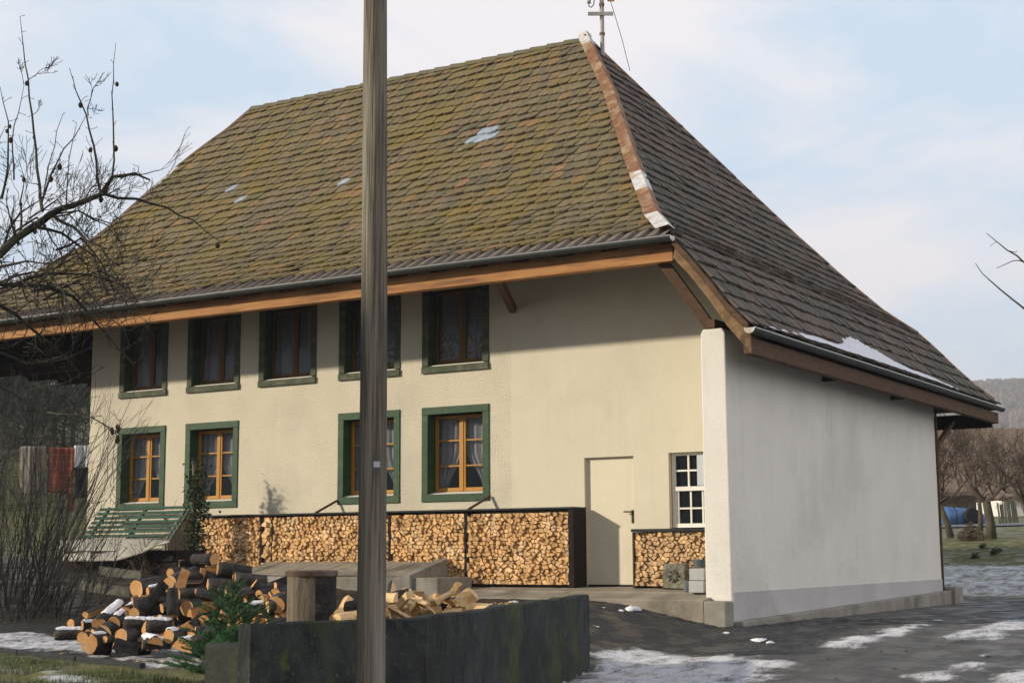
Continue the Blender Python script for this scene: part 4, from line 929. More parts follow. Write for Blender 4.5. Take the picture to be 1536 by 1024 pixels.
mb = MB(); mb.box(a_.x, b_.x, -1.95, -1.25, .02, .58); mb.box(a_.x + .05, b_.x - .05, -1.99, -1.95, .40, .55); thing_mesh(mb, 'void_fill', 'darkwood', 'dark box added to fill the void under the pale canvas', 'filler', ((a_.x + b_.x) / 2, -1.6, .02))
for n_, (p, q, lb) in enumerate((((150, 862), (212, 870), 'grey plank edging the garden bed below the canvas'), ((120, 884), (196, 896), 'lower mossy plank edging the bed beside the bush'))):
    p, q = atground(*p), atground(*q); mb = MB(); mb.bar(p + Vector((0, 0, .05)), q + Vector((0, 0, .05)), .045, .20); thing_mesh(mb, 'bed_plank', 'plank', lb, 'plank', (p + q) / 2)
p, q = atground(-120, 966), atground(216, 1003); mb = MB()
for i in range(4): a_, b_ = p.lerp(q, i / 4), p.lerp(q, (i + .985) / 4); mb.bar(a_ + Vector((0, 0, -.01)), b_ + Vector((0, 0, -.01)), .06, .13)
thing_mesh(mb, 'path_edging', 'edging', 'dark edging boards between snowy path and foreground grass', 'edging', (p + q) / 2, bevel=.01)
p, q = atground(-60, 951), atground(95, 951); mb = MB(); mb.bar(p + Vector((0, 0, .02)), q + Vector((0, 0, .02)), .08, .15); thing_mesh(mb, 'bed_edging', 'edging', 'low dark board at the foot of the leafless bush', 'edging', (p + q) / 2)
# climber on a stake
R = random.Random(4); sx, sy = -10.47, -.9
cl = empty('climbing_plant', 'leafy climbing plant tied to a stake beside the bench', 'plant', (sx, sy, .25))
mb = MB(); mb.tube([(sx, sy, .1), (sx + .01, sy, 1.2), (sx, sy, 2.12)], [.035, .032, .03], 8); part(mb, 'stake', 'greybark', cl)
mb = MB(); mb.tube([(sx, sy, 2.1), (sx, sy, 2.16)], .045, 8); part(mb, 'stake_cap', 'iron', cl)
mb = MB(); st = MB()
for s in range(7):
    p = Vector((sx + R.uniform(-.06, .1), sy + R.uniform(-.06, .06), .3)); pts = [p.copy()]
    ztop = R.uniform(1.3, 2.25)
    while p.z < ztop:
        p = p + Vector((R.uniform(-.06, .06), R.uniform(-.06, .06), R.uniform(.06, .12))); p.x = sx + .07 + (p.x - sx - .07) * .85; p.y = sy + (p.y - sy) * .85; pts.append(p.copy())
        for _ in range(11):
            c = p + Vector((R.gauss(.03, .085), R.gauss(0, .08), R.gauss(0, .06))); a = Vector((R.gauss(0, 1), R.gauss(0, 1), R.gauss(-.5, .6))).normalized(); b = a.orthogonal().normalized(); l = R.uniform(.025, .055)
            mb.add([c, c + a * l * .6 + b * l * .55, c + a * l * 1.3, c + a * l * .6 - b * l * .55], [(0, 1, 2, 3)])
    if s == 0:
        for t in range(12): p = p + Vector((-.025, R.uniform(-.02, .02), .02 - .008 * t)); pts.append(p.copy()); c = p + Vector((R.gauss(0, .03), 0, R.gauss(-.03, .05))); mb.add([c, c + Vector((.03, .01, -.02)), c + Vector((.01, 0, -.06)), c + Vector((-.025, 0, -.025))], [(0, 1, 2, 3)])
    st.tube(pts, [.008] * len(pts), 5)
part(st, 'stems', 'twig', cl)['kind'] = 'stuff'; part(mb, 'foliage', 'ivy', cl)

# ------------------------------------------------------------------ retaining wall, utility pole
def wall_along(name, label, pts, ztop, zbot, th, mname, seed):
    mb = MB(); dense = []
    for i in range(len(pts) - 1):
        n = max(2, int((pts[i + 1] - pts[i]).length / .18))
        for k in range(n): dense.append((pts[i].lerp(pts[i + 1], k / n), ztop[i] + (ztop[i + 1] - ztop[i]) * k / n))
    dense.append((pts[-1], ztop[-1])); V = []; nz_ = 8; K = len(dense)
    rows = []
    for i, (p, zt) in enumerate(dense):
        d = (dense[min(i + 1, K - 1)][0] - dense[max(0, i - 1)][0]).normalized(); nn = Vector((-d.y, d.x, 0))
        col_ = []
        zt += .02 * noise.noise(Vector((p.x * 2, p.y * 2, seed)))
        for k in range(nz_ + 1):
            z = zbot + (zt - zbot) * k / nz_; e = .012 * noise.noise(Vector((p.x * 3 + seed, p.y * 3, z * 4)))
            col_.append(p + nn * e + Vector((0, 0, z - (.0 if k < nz_ else .01))))
        col_.append(p - nn * .02 * -1 * -1 + Vector((0, 0, zt + .004)))
        for k in range(2): col_.append(p - nn * (th * (.1 if k == 0 else .92)) + Vector((0, 0, zt + .012 * noise.noise(Vector((p.x * 5, p.y * 5, 3))))))
        col_.append(p - nn * th + Vector((0, 0, zbot))); rows.append(col_)
    n = len(rows[0]); mb.add([q for r in rows for q in r], [(i * n + j, (i + 1) * n + j, (i + 1) * n + j + 1, i * n + j + 1) for i in range(K - 1) for j in range(n - 1)])
    mb.f.append(tuple(range(n))); mb.m.append(0); mb.f.append(tuple((K - 1) * n + j for j in range(n - 1, -1, -1))); mb.m.append(0)
    return thing_mesh(mb, name, mname, label, 'wall', (pts[0].x, pts[0].y, zbot))
C2 = at(372, 968, 10.45); C3 = at(308, 966, 10.9)
wall_along('retaining_wall', 'dark mossy concrete retaining wall holding the yard above the road', [WALL[0], WALL[1], WALL[2]], [.03, WB.z, WC.z], -1.35, .16, 'wallconc', 3)
E_ = WALL[2]
wall_along('wall_stub', 'low dark concrete stub under the small spruce at the wall end', [Vector((E_.x - .03, E_.y + .08, 0)), Vector((C2.x, C2.y, 0)), Vector((C3.x, C3.y, 0))], [-.13, -.13, -.15], -1.2, .3, 'wallmoss', 9)
pb = at(557, 900, 9.0); px_, py_ = pb.x, pb.y
po = empty('utility_pole', 'weathered wooden utility pole standing in the foreground', 'pole', (px_, py_, ground(px_, py_)))
mb = MB(); n = 22; prof = [(-1.3, .096), (-.9, .094), (0, .088), (1, .085), (2.2, .081), (3.4, .077), (4.6, .072), (6, .067), (7.6, .062)]
R = random.Random(6); pts = []
for (z, r) in prof: pts.append((Vector((px_ + .006 * math.sin(z), py_, z)), r))
mb.tube([a for a, b in pts], [b for a, b in pts], n); part(mb, 'shaft', 'pole', po, smooth=True)
q = at(576, 694, 8.9); mb = MB(); d_ = Vector((q.x - px_, q.y - py_, 0)).normalized(); s_ = Vector((-d_.y, d_.x, 0)); c = Vector((px_, py_, q.z)) + d_ * .087
mb.prism([c - s_ * .02 + Vector((0, 0, -.018)), c + s_ * .02 + Vector((0, 0, -.018)), c + s_ * .02 + Vector((0, 0, .018)), c - s_ * .02 + Vector((0, 0, .018))], d_ * .004); part(mb, 'number_plate', 'wallplate', po)

# ------------------------------------------------------------------ round logs, heap, chopping block
def log_geom(kind, r, L_, R):
    """log along +X from the origin; slots: 0 bark, 1 cut end, 2 split face"""
    mb = MB()
    if kind == 'round': ang = [2 * math.pi * i / 18 for i in range(18)]; prof = [(math.cos(a) * r * (1 + .05 * math.sin(a * 3 + R.random())), math.sin(a) * r * (1 + .05 * math.cos(a * 2))) for a in ang]; sf = set()
    elif kind == 'half': ang = [math.pi * i / 11 for i in range(12)]; prof = [(math.cos(a) * r, math.sin(a) * r * .95) for a in ang]; sf = {11}
    else: ang = [math.pi * .55 * i / 7 for i in range(8)]; prof = [(0, 0)] + [(math.cos(a) * r * 1.2, math.sin(a) * r * 1.2) for a in ang]; sf = {0, len(ang)}
    n = len(prof); st = 5; bend = R.uniform(-.03, .03) * L_; V = []
    for k in range(st + 1):
        t = k / st; s = 1 + .06 * math.sin(t * 5 + R.random() * .6)
        for (a, b) in prof: V.append((L_ * t + (R.uniform(-.004, .004)), a * s + bend * math.sin(t * math.pi), b * s + R.uniform(-.003, .003)))
    fs = []; ms = []
    for k in range(st):
        for i in range(n): fs.append((k * n + i, k * n + (i + 1) % n, (k + 1) * n + (i + 1) % n, (k + 1) * n + i)); ms.append(2 if i in sf else 0)
    mb.v = V; mb.f = fs + [tuple(range(n - 1, -1, -1)), tuple(st * n + i for i in range(n))]; mb.m = ms + [1, 1]
    return mb
def snow_cap(r, L_, ux, R, t0=.02, t1=.98, wid=.75):
    """lumpy snow lying along the upper side of a log; ux = direction of up in the log's YZ plane"""
    mb = MB(); nu, nv = 14, 8; V = []
    for i in range(nu + 1):
        t = t0 + (t1 - t0) * i / nu
        wl = wid * (1 + .3 * noise.noise(Vector((t * 5, r * 40, 1)))) * (1 if 0 < i < nu else .5)
        for j in range(nv + 1):
            a = ux + wl * (j / nv * 2 - 1); e = 1 - (j / nv * 2 - 1) ** 2
            th = .003 + (.012 + .012 * noise.noise(Vector((t * 6, a * 2, r * 50)))) * e * (1 if 0 < i < nu else .1)
            if j in (0, nv): th = -.004
            V.append((L_ * t, math.cos(a) * (r * 1.03 + th), math.sin(a) * (r * 1.03 + th)))
    k = nv + 1; mb.add(V, [(i * k + j, (i + 1) * k + j, (i + 1) * k + j + 1, i * k + j + 1) for i in range(nu) for j in range(nv)])
    return mb
HEAP = 'logs tipped in a loose heap in the yard'
LR = random.Random(21)
def heap_depth(u, v): return 13.7 + (985 - v) / 147 * 1.9 + (270 - u) * .004
def put_log(u, v, rpx, axis, L_, kind, label, snow=0, roll=0.0, deep=0, group=HEAP, dfun=heap_depth, facem=None):
    d = dfun(u, v) + deep; P = at(u, v, d); r = rpx * d / F * (1.18 if group == HEAP else 1); L_ *= .78
    ax = (_rt * axis[0] + Vector((0, 0, 1)) * axis[1] + _fw * axis[2]).normalized()
    y_ = Vector((0, 0, 1)).cross(ax)
    y_ = y_.normalized() if y_.length > .05 else _rt.copy()
    z_ = ax.cross(y_).normalized()
    Q = Matrix((ax, y_, z_)).transposed() @ Matrix.Rotation(roll, 3, 'X')
    o = log_geom(kind, r, L_, LR).build('log', [facem or 'bark', 'cutwood' if group == HEAP else 'palewood', 'cutwood' if group == HEAP else 'palewood'], None); o.rotation_euler = Q.to_euler(); o.location = P
    tag(o, label, 'log', group)
    for p_ in o.data.polygons: p_.use_smooth = p_.material_index == 0 and kind == 'round'
    if snow:
        s = snow_cap(r, L_, math.pi / 2 - roll, LR, *(snow if isinstance(snow, tuple) else (.02, .97))).build('snow_cap', 'snow', o, smooth=True)
    return o
def Z6(x, y): return 80 + x / 4.8, 820 + y / 4.8
LOGS = [  # zoom x, y, radius (zoom px), axis(right, up, forward), length, kind, snow, roll, label
 (12, 628, 36, (1, 0, .15), .43, 'round', 1, 0, 'grey snow topped log lying sideways at the far left foot of the heap'),
 (125, 552, 30, (.5, .05, .85), .40, 'round', 0, 0, 'small round log behind the left foot of the heap'),
 (240, 520, 40, (.6, .3, .7), .36, 'wedge', 0, .6, 'split orange wedge above the left foot of the heap'),
 (200, 570, 34, (.7, -.1, .6), .40, 'half', 1, 1.2, 'snow dusted half log between the left end and the weathered round'),
 (208, 655, 38, (.35, 0, .93), .42, 'round', 0, 0, 'round log second from the left in the bottom row of the heap'),
 (275, 660, 33, (.75, .02, .65), .52, 'round', 1, 0, 'log with a long snow ridge third from the left in the bottom row'),
 (372, 664, 22, (.6, 0, .8), .30, 'round', 0, 0, 'thin log with small knotty end in the bottom row'),
 (332, 565, 50, (.22, .35, .9), .62, 'round', (.25, .95), 0, 'thick weathered log pointing backwards with snow along its back'),
 (440, 545, 40, (.3, .35, .9), .50, 'round', (.1, .95), 0, 'short dark log with a patchy snow back beside the thick weathered one'),
 (488, 642, 48, (.45, 0, .9), .44, 'round', 0, 0, 'large round orange log end in the middle of the bottom row'),
 (582, 485, 42, (.5, .05, .85), .42, 'round', 0, 0, 'round orange log end above the long snowy log'),
 (508, 560, 42, (1, -.02, .12), .34, 'round', 1, 0, 'left half of the long snow topped log lying across the heap'),
 (672, 566, 44, (1, -.01, .1), .33, 'round', 1, 0, 'right half of the long snow topped log lying across the heap'),
 (830, 642, 44, (.5, 0, .85), .44, 'round', (.0, .3), 0, 'tall orange log end with a snow rim right of the bottom row middle'),
 (735, 700, 48, (-.55, .02, .85), .40, 'half', 1, .2, 'brown weathered half log with snow drifted on its left'),
 (640, 700, 34, (1, 0, .3), .34, 'round', 1, 0, 'low log nearly buried under drifted snow in the bottom row'),
 (925, 745, 72, (.35, -.0, .93), .40, 'half', (.0, .9), .25, 'big half log with sloping snowy top at the right foot of the heap'),
 (598, 300, 54, (.55, .15, .8), .40, 'round', 0, 0, 'oblong orange log end at the left shoulder of the heap'),
 (680, 320, 30, (.8, .1, .5), .42, 'round', 1, 0, 'snow topped log just right of the oblong left shoulder log'),
 (640, 440, 50, (.58, .80, .2), .42, 'half', 0, 2.6, 'slanting half log with its long split face turned outward'),
 (842, 190, 34, (.6, .1, .8), .36, 'round', 0, 0, 'pale log end near the top of the heap'),
 (828, 270, 45, (.5, -.1, .85), .40, 'round', 0, 0, 'broad orange log end below the pale one near the top'),
 (905, 320, 34, (.25, 1, .3), .30, 'half', 0, -1.6, 'upright split log showing a tall orange face'),
 (930, 262, 32, (1, .02, .4), .40, 'half', 0, math.pi, 'dark half log with a thin bright flat top'),
 (900, 342, 38, (.95, .04, .5), .42, 'round', 0, 0, 'dark bark log with an oval end right of the heap centre'),
 (1030, 322, 20, (.7, .1, .7), .30, 'round', 0, 0, 'thin knobby branch log right of the oval ended one'),
 (905, 95, 40, (1, .03, .25), .42, 'half', 0, math.pi, 'half log with flat orange top on the crown of the heap'),
 (952, 215, 34, (.95, .02, .5), .44, 'round', 0, 0, 'blue black bark log just below the crown'),
 (1160, 92, 36, (-.8, .02, .6), .40, 'round', 0, 0, 'log with its orange end turned right beside the crown'),
 (780, 440, 30, (.8, .2, .5), .36, 'round', 0, 0, 'small round log end in the dark middle of the heap'),
 (860, 500, 34, (-.1, .95, .3), .36, 'round', 0, 0, 'log standing on end with blue grey bark in mid heap'),
 (960, 440, 50, (.5, .1, .85), .40, 'round', 0, 0, 'brown barked log end half in shade behind the spruce'),
 (1180, 160, 46, (1, -.12, .3), .44, 'round', 0, 0, 'dark log sloping down right from the crown'),
 (1300, 230, 44, (1, -.1, .4), .42, 'round', 0, 0, 'dark log at the upper right of the heap near the hatch'),
 (1110, 280, 48, (1, -.05, .3), .40, 'round', 0, 0, 'thick blue black log above the spruce'),
 (1240, 330, 44, (1, 0, .3), .36, 'round', 0, 0, 'dark log behind the spruce tip'),
 (1290, 392, 50, (.6, .2, .8), .36, 'wedge', 0, .9, 'bright split wedge showing above the spruce'),
 (1430, 270, 44, (.7, -.55, .35), .36, 'half', 0, 1.9, 'tilted split plank like log left of the chopping block'),
 (1480, 340, 26, (.5, .1, .85), .36, 'round', 0, 0, 'small round log end left of the chopping block'),
 (1330, 460, 46, (1, .05, .2), .40, 'round', (.2, .8), 0, 'dark log with specks of snow right of the spruce'),
 (1120, 560, 32, (1, -.25, .1), .40, 'half', 0, 2.0, 'split log glimpsed through the spruce twigs'),
 (1350, 545, 36, (.8, .1, .6), .36, 'half', 0, 1.5, 'split log right of the spruce above the wall'),
 (990, 630, 24, (.4, .05, .9), .36, 'round', 0, 0, 'small round end just left of the spruce'),
 (1058, 690, 26, (.4, 0, .9), .36, 'round', 0, 0, 'small round end at the foot of the spruce'),
 (1010, 700, 50, (.9, .5, .3), .40, 'round', 0, 0, 'dark upright log between half log and spruce'),
 (1600, 360, 52, (.5, .1, .85), .36, 'half', 0, .8, 'bright half log leaning close to the chopping block'),
 (1590, 300, 40, (.8, -.2, .5), .34, 'half', 0, 1.0, 'curved slab of wood left of the chopping block'),
 (1540, 420, 44, (.9, .1, .4), .36, 'round', (.2, .7), 0, 'blue grey log against the foot of the chopping block'),
]
for (x, y, r, ax, L_, kind, sn, roll, lb) in LOGS:
    u, v = Z6(x, y); put_log(u, v, r / 4.8, ax, L_, kind, lb, sn, roll)
for k in range(95):     # dark logs filling the body of the heap behind the front ones
    u = LR.uniform(125, 425); top = lerp([(120, 955), (200, 895), (255, 855), (300, 848), (360, 862), (420, 880)], u)
    v = LR.uniform(top + 10, 968); d0 = heap_depth(u, v) + LR.uniform(-.02, .34)
    a = LR.uniform(.1, 1.35)
    put_log(u, v, LR.uniform(7.5, 12), (math.cos(a), LR.uniform(-.35, .4), math.sin(a)), LR.uniform(.30, .44), LR.choice(['round', 'half', 'wedge', 'wedge']), 'split or round log partly buried in the body of the heap', 0, LR.uniform(0, 6), deep=d0 - heap_depth(u, v))
# split wood heap behind the wall
def wood_depth(u, v): return 13.1 + (u - 600) * .0085 + (935 - v) / 60 * .5
SPL = 'split pieces heaped behind the retaining wall'
topv = [(495, 918), (520, 905), (560, 892), (600, 884), (625, 884), (650, 890), (680, 898), (700, 908), (722, 916)]
R = random.Random(31); n_ = 0
for k in range(95):
    u = R.uniform(498, 716); tv = lerp(topv, u); v = tv + 6 + abs(R.gauss(0, 1)) * 16
    if v > 945: continue
    a = R.uniform(-1.2, 1.6)
    lab = 'pale split wood piece in the heap behind the retaining wall'
    o = put_log(u, v, R.uniform(7.5, 12.5), (math.cos(a), R.gauss(0, .35), math.sin(a)), R.uniform(.24, .34), R.choice(['wedge', 'wedge', 'half']), lab, 0, R.uniform(0, 6.2), deep=R.uniform(-.1, .25), group=SPL, dfun=wood_depth, facem='bark' if R.random() < .3 else 'palewood')
    o.name = 'split_wood'; o['category'] = 'split wood'
# chopping block
cb = at(467, 900, 13.0); zt_ = at(467, 862, 13.0).z; zb_ = ground(cb.x, cb.y) - .03
ck = empty('chopping_block', 'thick tree stump chopping block with a rusty lid on top', 'stump', (cb.x, cb.y, zb_))
mb = MB(); n = 26; prof = [(0, 1.12), (.12, 1.04), (.3, 1.0), (.55, .98), (.8, .98), (1, .99)]; V = []
for (t, s) in prof:
    for i in range(n):
        a = 2 * math.pi * i / n; r = .216 * s * (1 + .05 * math.sin(3 * a + 1) + .03 * noise.noise(Vector((math.cos(a) * 3, math.sin(a) * 3, t * 1.5)))); V.append((cb.x + math.cos(a) * r, cb.y + math.sin(a) * r, zb_ + (zt_ - zb_) * t))
mb.add(V, [(k * n + i, k * n + (i + 1) % n, (k + 1) * n + (i + 1) % n, (k + 1) * n + i) for k in range(5) for i in range(n)] + [tuple(5 * n + i for i in range(n))])
for k in range(5):
    for i in range(n):
        a = 2 * math.pi * (i + .5) / n; q = Vector((math.cos(a), math.sin(a), 0))
        if q.dot(_rt) > .28 + .12 * math.sin(k * 2): mb.m[k * n + i] = 1  # darker bark on the right side paints the stump's shaded half
part(mb, 'trunk', ['greybark', 'bark'], ck)
mb = MB(); mb.tube([(cb.x, cb.y, zt_ - .012), (cb.x, cb.y, zt_ - .008), (cb.x, cb.y, zt_ + .028), (cb.x, cb.y, zt_ + .04), (cb.x, cb.y, zt_ + .034)], [.215, .228, .230, .222, .17], 30); part(mb, 'lid', 'rustlid', ck)

# ------------------------------------------------------------------ snow lumps, leaves, stones
R = random.Random(12)
def lump(mb, c, rx, ry, rz, R, nu=9, nv=5):
    V = []
    for j in range(nv + 1):
        p = math.pi / 2 * j / nv
        for i in range(nu):
            a = 2 * math.pi * i / nu; k = 1 + R.uniform(-.18, .18); V.append(c + Vector((math.cos(a) * rx * math.cos(p) * k, math.sin(a) * ry * math.cos(p) * k, rz * math.sin(p) * k - .01)))
    mb.add(V, [(j * nu + i, j * nu + (i + 1) % nu, (j + 1) * nu + (i + 1) % nu, (j + 1) * nu + i) for j in range(nv) for i in range(nu)])
for u, v, r, lb in ((950, 914, 17, 'largest clump of snow on the gravel before the door'), (931, 915, 6, 'small snow crumb left of the largest clump'), (905, 911, 5, 'snow crumb on the gravel nearest the wall corner'), (736, 907, 6, 'snow crumb on the gravel behind the wall, left one'), (770, 903, 9, 'flat snow clump on the gravel behind the wall'), (786, 906, 6, 'snow crumb just right of the flat clump behind the wall'), (893, 939, 6, 'snow crumb on the dark gravel bank beside the wall end'), (1000, 917, 5, 'snow crumb right of the largest clump'), (1140, 961, 16, 'long snow clump below the corner of the white end wall'), (1160, 966, 12, 'snow clump right of the long one below the end wall corner'), (1090, 948, 5, 'snow crumb at the foot of the footing corner'), (1205, 972, 6, 'snow crumb on the road beside the long streak')):
    p = atground(u, v); d = (p - CAM).length; rr = r * d / F; mb = MB()
    for k in range(3): lump(mb, p + Vector((R.uniform(-.5, .5) * rr, R.uniform(-.3, .3) * rr, 0)), rr * R.uniform(.5, .8), rr * R.uniform(.5, .9), rr * R.uniform(.3, .5), R)
    thing_mesh(mb, 'snow_clump', 'snow', lb, 'snow', p, 'snow clumps on the gravel', smooth=True)
for n_, (x, y, lb) in enumerate(((895, 890, 'curled brown leaf on the bare road patch'), (1005, 890, 'small dark leaf right of the brown curled one'), (955, 968, 'dark crumpled leaf low on the road'), (660, 925, 'small dark leaf at the edge of the gravel'), (1225, 850, 'dark leaf on the snow streak at the right'), (1365, 915, 'brown leaf on the rightmost road snow'), (1140, 870, 'tiny brown leaf above the bare road patch'), (700, 1012, 'dark leaf at the lower edge of the road'))):
    p = atground(1016 + x / 2.925, 674 + y / 2.925); mb = MB(); l = .035
    V = [Vector((math.cos(a) * l * s, math.sin(a) * l * .6 * s, .012 + .018 * abs(math.sin(a * 1.5)) * s)) for s in (1, .4) for a in [math.pi * 2 * i / 8 for i in range(8)]]
    mb.add([p + q for q in V], [(i, (i + 1) % 8, 8 + (i + 1) % 8, 8 + i) for i in range(8)] + [tuple(range(8, 16))]); o = thing_mesh(mb, 'fallen_leaf', 'deadleaf', lb, 'leaf', p, 'fallen leaves on the road')
    o.rotation_euler = (0, 0, R.uniform(0, 6))
for x, y, r, lb in ((530, 780, 20, 'dark stone on the snow before the heap, left one'), (745, 826, 26, 'largest dark stone on the snow before the heap'), (748, 778, 16, 'dark stone above the largest one on the snow'), (835, 770, 12, 'small dark stone right on the snowy path'), (960, 790, 12, 'small dark stone by the big half log')):
    p = atground(*Z6(x, y)); d = (p - CAM).length; mb = MB(); rr = r / 4.8 * d / F; lump(mb, p, rr, rr, rr * .8, R); thing_mesh(mb, 'stone', 'bark', lb, 'stone', p, 'dark stones on the snowy path', smooth=True)

# ------------------------------------------------------------------ vegetation
def chain(R, p, d, L_, n, wander, grav=0):
    pts = [p.copy()]; d = d.normalized()
    for i in range(n):
        d = (d + Vector((R.gauss(0, wander), R.gauss(0, wander), R.gauss(0, wander) + grav))).normalized(); p = p + d * (L_ / n); pts.append(p.copy())
    return pts, d
def grow(mb, R, p, d, L_, r, lev, maxlev, wander=.16, up=.05, spread=.75, kids=(2, 4), tip=.003, ratio=.68, sides=(6, 5, 4, 3, 3, 3, 3)):
    n = 5 if lev < 3 else 3
    pts, dd = chain(R, p, d, L_, n, wander, up); r1 = max(tip, r * (.62 if lev < maxlev else .35))
    mb.tube(pts, [r + (r1 - r) * i / n for i in range(n + 1)], sides[min(lev, 6)], 0, cap=False)
    if lev >= maxlev: return
    k = R.randint(*kids)
    for i in range(k):
        t = R.uniform(.3, 1) if i else 1.0; b = pts[min(n, max(1, int(t * n + .5)))]
        a = Vector((R.gauss(0, 1), R.gauss(0, 1), R.gauss(0, 1))); a = (a - dd * a.dot(dd)).normalized()
        s = R.uniform(.5, 1.2) * spread * (.5 if i == 0 else 1)
        grow(mb, R, b, dd + a * s + Vector((0, 0, up)), L_ * R.uniform(ratio - .14, ratio + .12), max(tip, r1 * R.uniform(.6, .95)), lev + 1, maxlev, wander, up, spread, kids, tip, ratio, sides)

# apple tree at the left: limbs laid from the trunk (left of the frame), twigs grown off them
tree = empty('apple_tree', 'bare apple tree reaching in from the left with a few withered fruits', 'tree', (0, 0, 0))
R = random.Random(77); DT = 12.0
tb = at(-230, 900, DT); tb.z = ground(tb.x, tb.y) - .05; tree.location = tb
tr = MB(); br = MB(); fr = MB()
tf = [tb, tb + Vector((.05, .03, .5)), at(-215, 700, DT), at(-190, 560, DT), at(-150, 480, DT), at(-90, 440, DT)]
tr.tube(tf, [.15, .13, .12, .11, .09, .07], 12); part(tr, 'trunk', 'twig', tree, smooth=True)
def limb(pix, r0, r1, dd=0, twigs=.0, tl=.35, sides=6, spur=.0, fruit=0, D=DT):
    P = [at(u, v, D + dd * (i / max(1, len(pix) - 1)) + R.uniform(-.05, .05)) for i, (u, v) in enumerate(pix)]
    # smooth by subdividing with a little wander
    Q = []
    for a, b in zip(P, P[1:]):
        n = max(2, int((b - a).length / .12))
        for i in range(n): Q.append(a.lerp(b, i / n) + Vector((R.gauss(0, .006), R.gauss(0, .006), R.gauss(0, .006))))
    Q.append(P[-1]); K = len(Q)
    rad = [r0 + (r1 - r0) * i / (K - 1) for i in range(K)]; br.tube(Q, rad, sides, cap=True)
    for i in range(1, K):
        seg = (Q[i] - Q[i - 1]); L_ = seg.length
        for kind, dens in (('t', twigs), ('s', spur)):
            m_ = dens * L_; m_ = int(m_) + (1 if R.random() < m_ - int(m_) else 0)
            for _ in range(m_):
                a = Vector((R.gauss(0, 1), R.gauss(0, 1), R.gauss(0, 1))); sd = seg.normalized(); a = (a - sd * a.dot(sd)).normalized()
                if kind == 't': grow(br, R, Q[i], a + sd * .5 + Vector((0, 0, .25)), tl * R.uniform(.5, 1.3), max(.0035, rad[i] * .4), 2, 5, .2, .06, .8, (2, 3), .0022)
                else: pts, _d = chain(R, Q[i], a + sd * .4, R.uniform(.03, .09), 2, .2); br.tube(pts, [.003, .0022, .003], 3)
    for _ in range(fruit):
        q = R.choice(Q[K // 3:]); c = q + Vector((R.uniform(-.03, .03), R.uniform(-.03, .03), -.035)); s = R.uniform(.013, .022)
        fr.tube([c + Vector((0, 0, z)) for z in (-s * 1.3, -s, 0, s * .9, s * 1.3)], [.003, s * .7, s, s * .6, .003], 7)
limb([(-150, 480), (-60, 425), (0, 378), (50, 340), (75, 322), (110, 306), (150, 291), (170, 268), (202, 260), (225, 270)], .052, .007, twigs=3.5, tl=.25, spur=9, fruit=7, sides=8)
limb([(150, 291), (205, 299), (250, 312), (290, 332), (330, 362)], .014, .003, spur=9, fruit=2)
for pix, r in (([(62, 318), (58, 280), (52, 200), (42, 120), (33, 70), (30, 25)], .015), ([(150, 291), (140, 220), (130, 170), (115, 135), (104, 102)], .012), ([(130, 172), (141, 130)], .006), ([(168, 270), (171, 240), (169, 165), (173, 72)], .010), ([(5, 300), (13, 230), (12, 180), (0, 130)], .012), ([(20, 270), (18, 210), (36, 128)], .008), ([(62, 300), (85, 240), (108, 208), (128, 175)], .010), ([(100, 310), (103, 240), (115, 185)], .006), ([(65, 295), (80, 220), (95, 170)], .006), ([(-40, 410), (-30, 330), (-12, 240), (8, 190)], .012), ([(30, 355), (33, 300), (36, 262)], .012), ([(210, 260), (208, 250)], .005)):
    limb(pix, r, .0022, dd=R.uniform(-.5, .5), spur=8, twigs=.8, tl=.16, fruit=2 if r > .009 else 0, sides=5)
for pix, r in (([(75, 322), (112, 342), (150, 372), (178, 415), (195, 470)], .016), ([(50, 340), (95, 352), (140, 385), (160, 440)], .015), ([(-90, 445), (-20, 425), (60, 428), (110, 445), (160, 500), (200, 545)], .03), ([(20, 428), (70, 410), (130, 410), (190, 430)], .016), ([(-40, 440), (20, 470), (80, 520), (120, 560)], .02), ([(-60, 430), (0, 400), (40, 390), (90, 395)], .02), ([(-80, 470), (-20, 520), (40, 545), (100, 540), (140, 520)], .02), ([(0, 378), (20, 330), (60, 300)], .015), ([(-90, 460), (-40, 560), (20, 590), (70, 620)], .02), ([(70, 620), (120, 622), (150, 632), (175, 648)], .008)):
    limb(pix, r, .004, dd=R.uniform(-.8, .8), twigs=5, tl=.28, spur=9, fruit=0)
for k in range(16):
    u0, v0 = R.uniform(-60, 110), R.uniform(320, 450); sg = R.uniform(40, 130)
    limb([(u0, v0), (u0 + sg * .4, v0 - R.uniform(5, 30)), (u0 + sg * .8, v0 + R.uniform(0, 30)), (u0 + sg, v0 + R.uniform(40, 100))], R.uniform(.007, .013), .003, dd=R.uniform(-.8, .8), twigs=5, tl=.26, spur=9, fruit=0)
for k in range(9): 
    c = at(176 + R.uniform(-9, 9), 648 + R.uniform(-10, 14), DT); s = R.uniform(.012, .02); fr.tube([c + Vector((0, 0, z)) for z in (-s * 1.5, -s, 0, s, s * 1.3)], [.003, s * .6, s, s * .5, .003], 6)
part(br, 'branches', 'twig', tree)['kind'] = 'stuff'; part(fr, 'withered_fruit', 'deadfruit', tree)['kind'] = 'stuff'

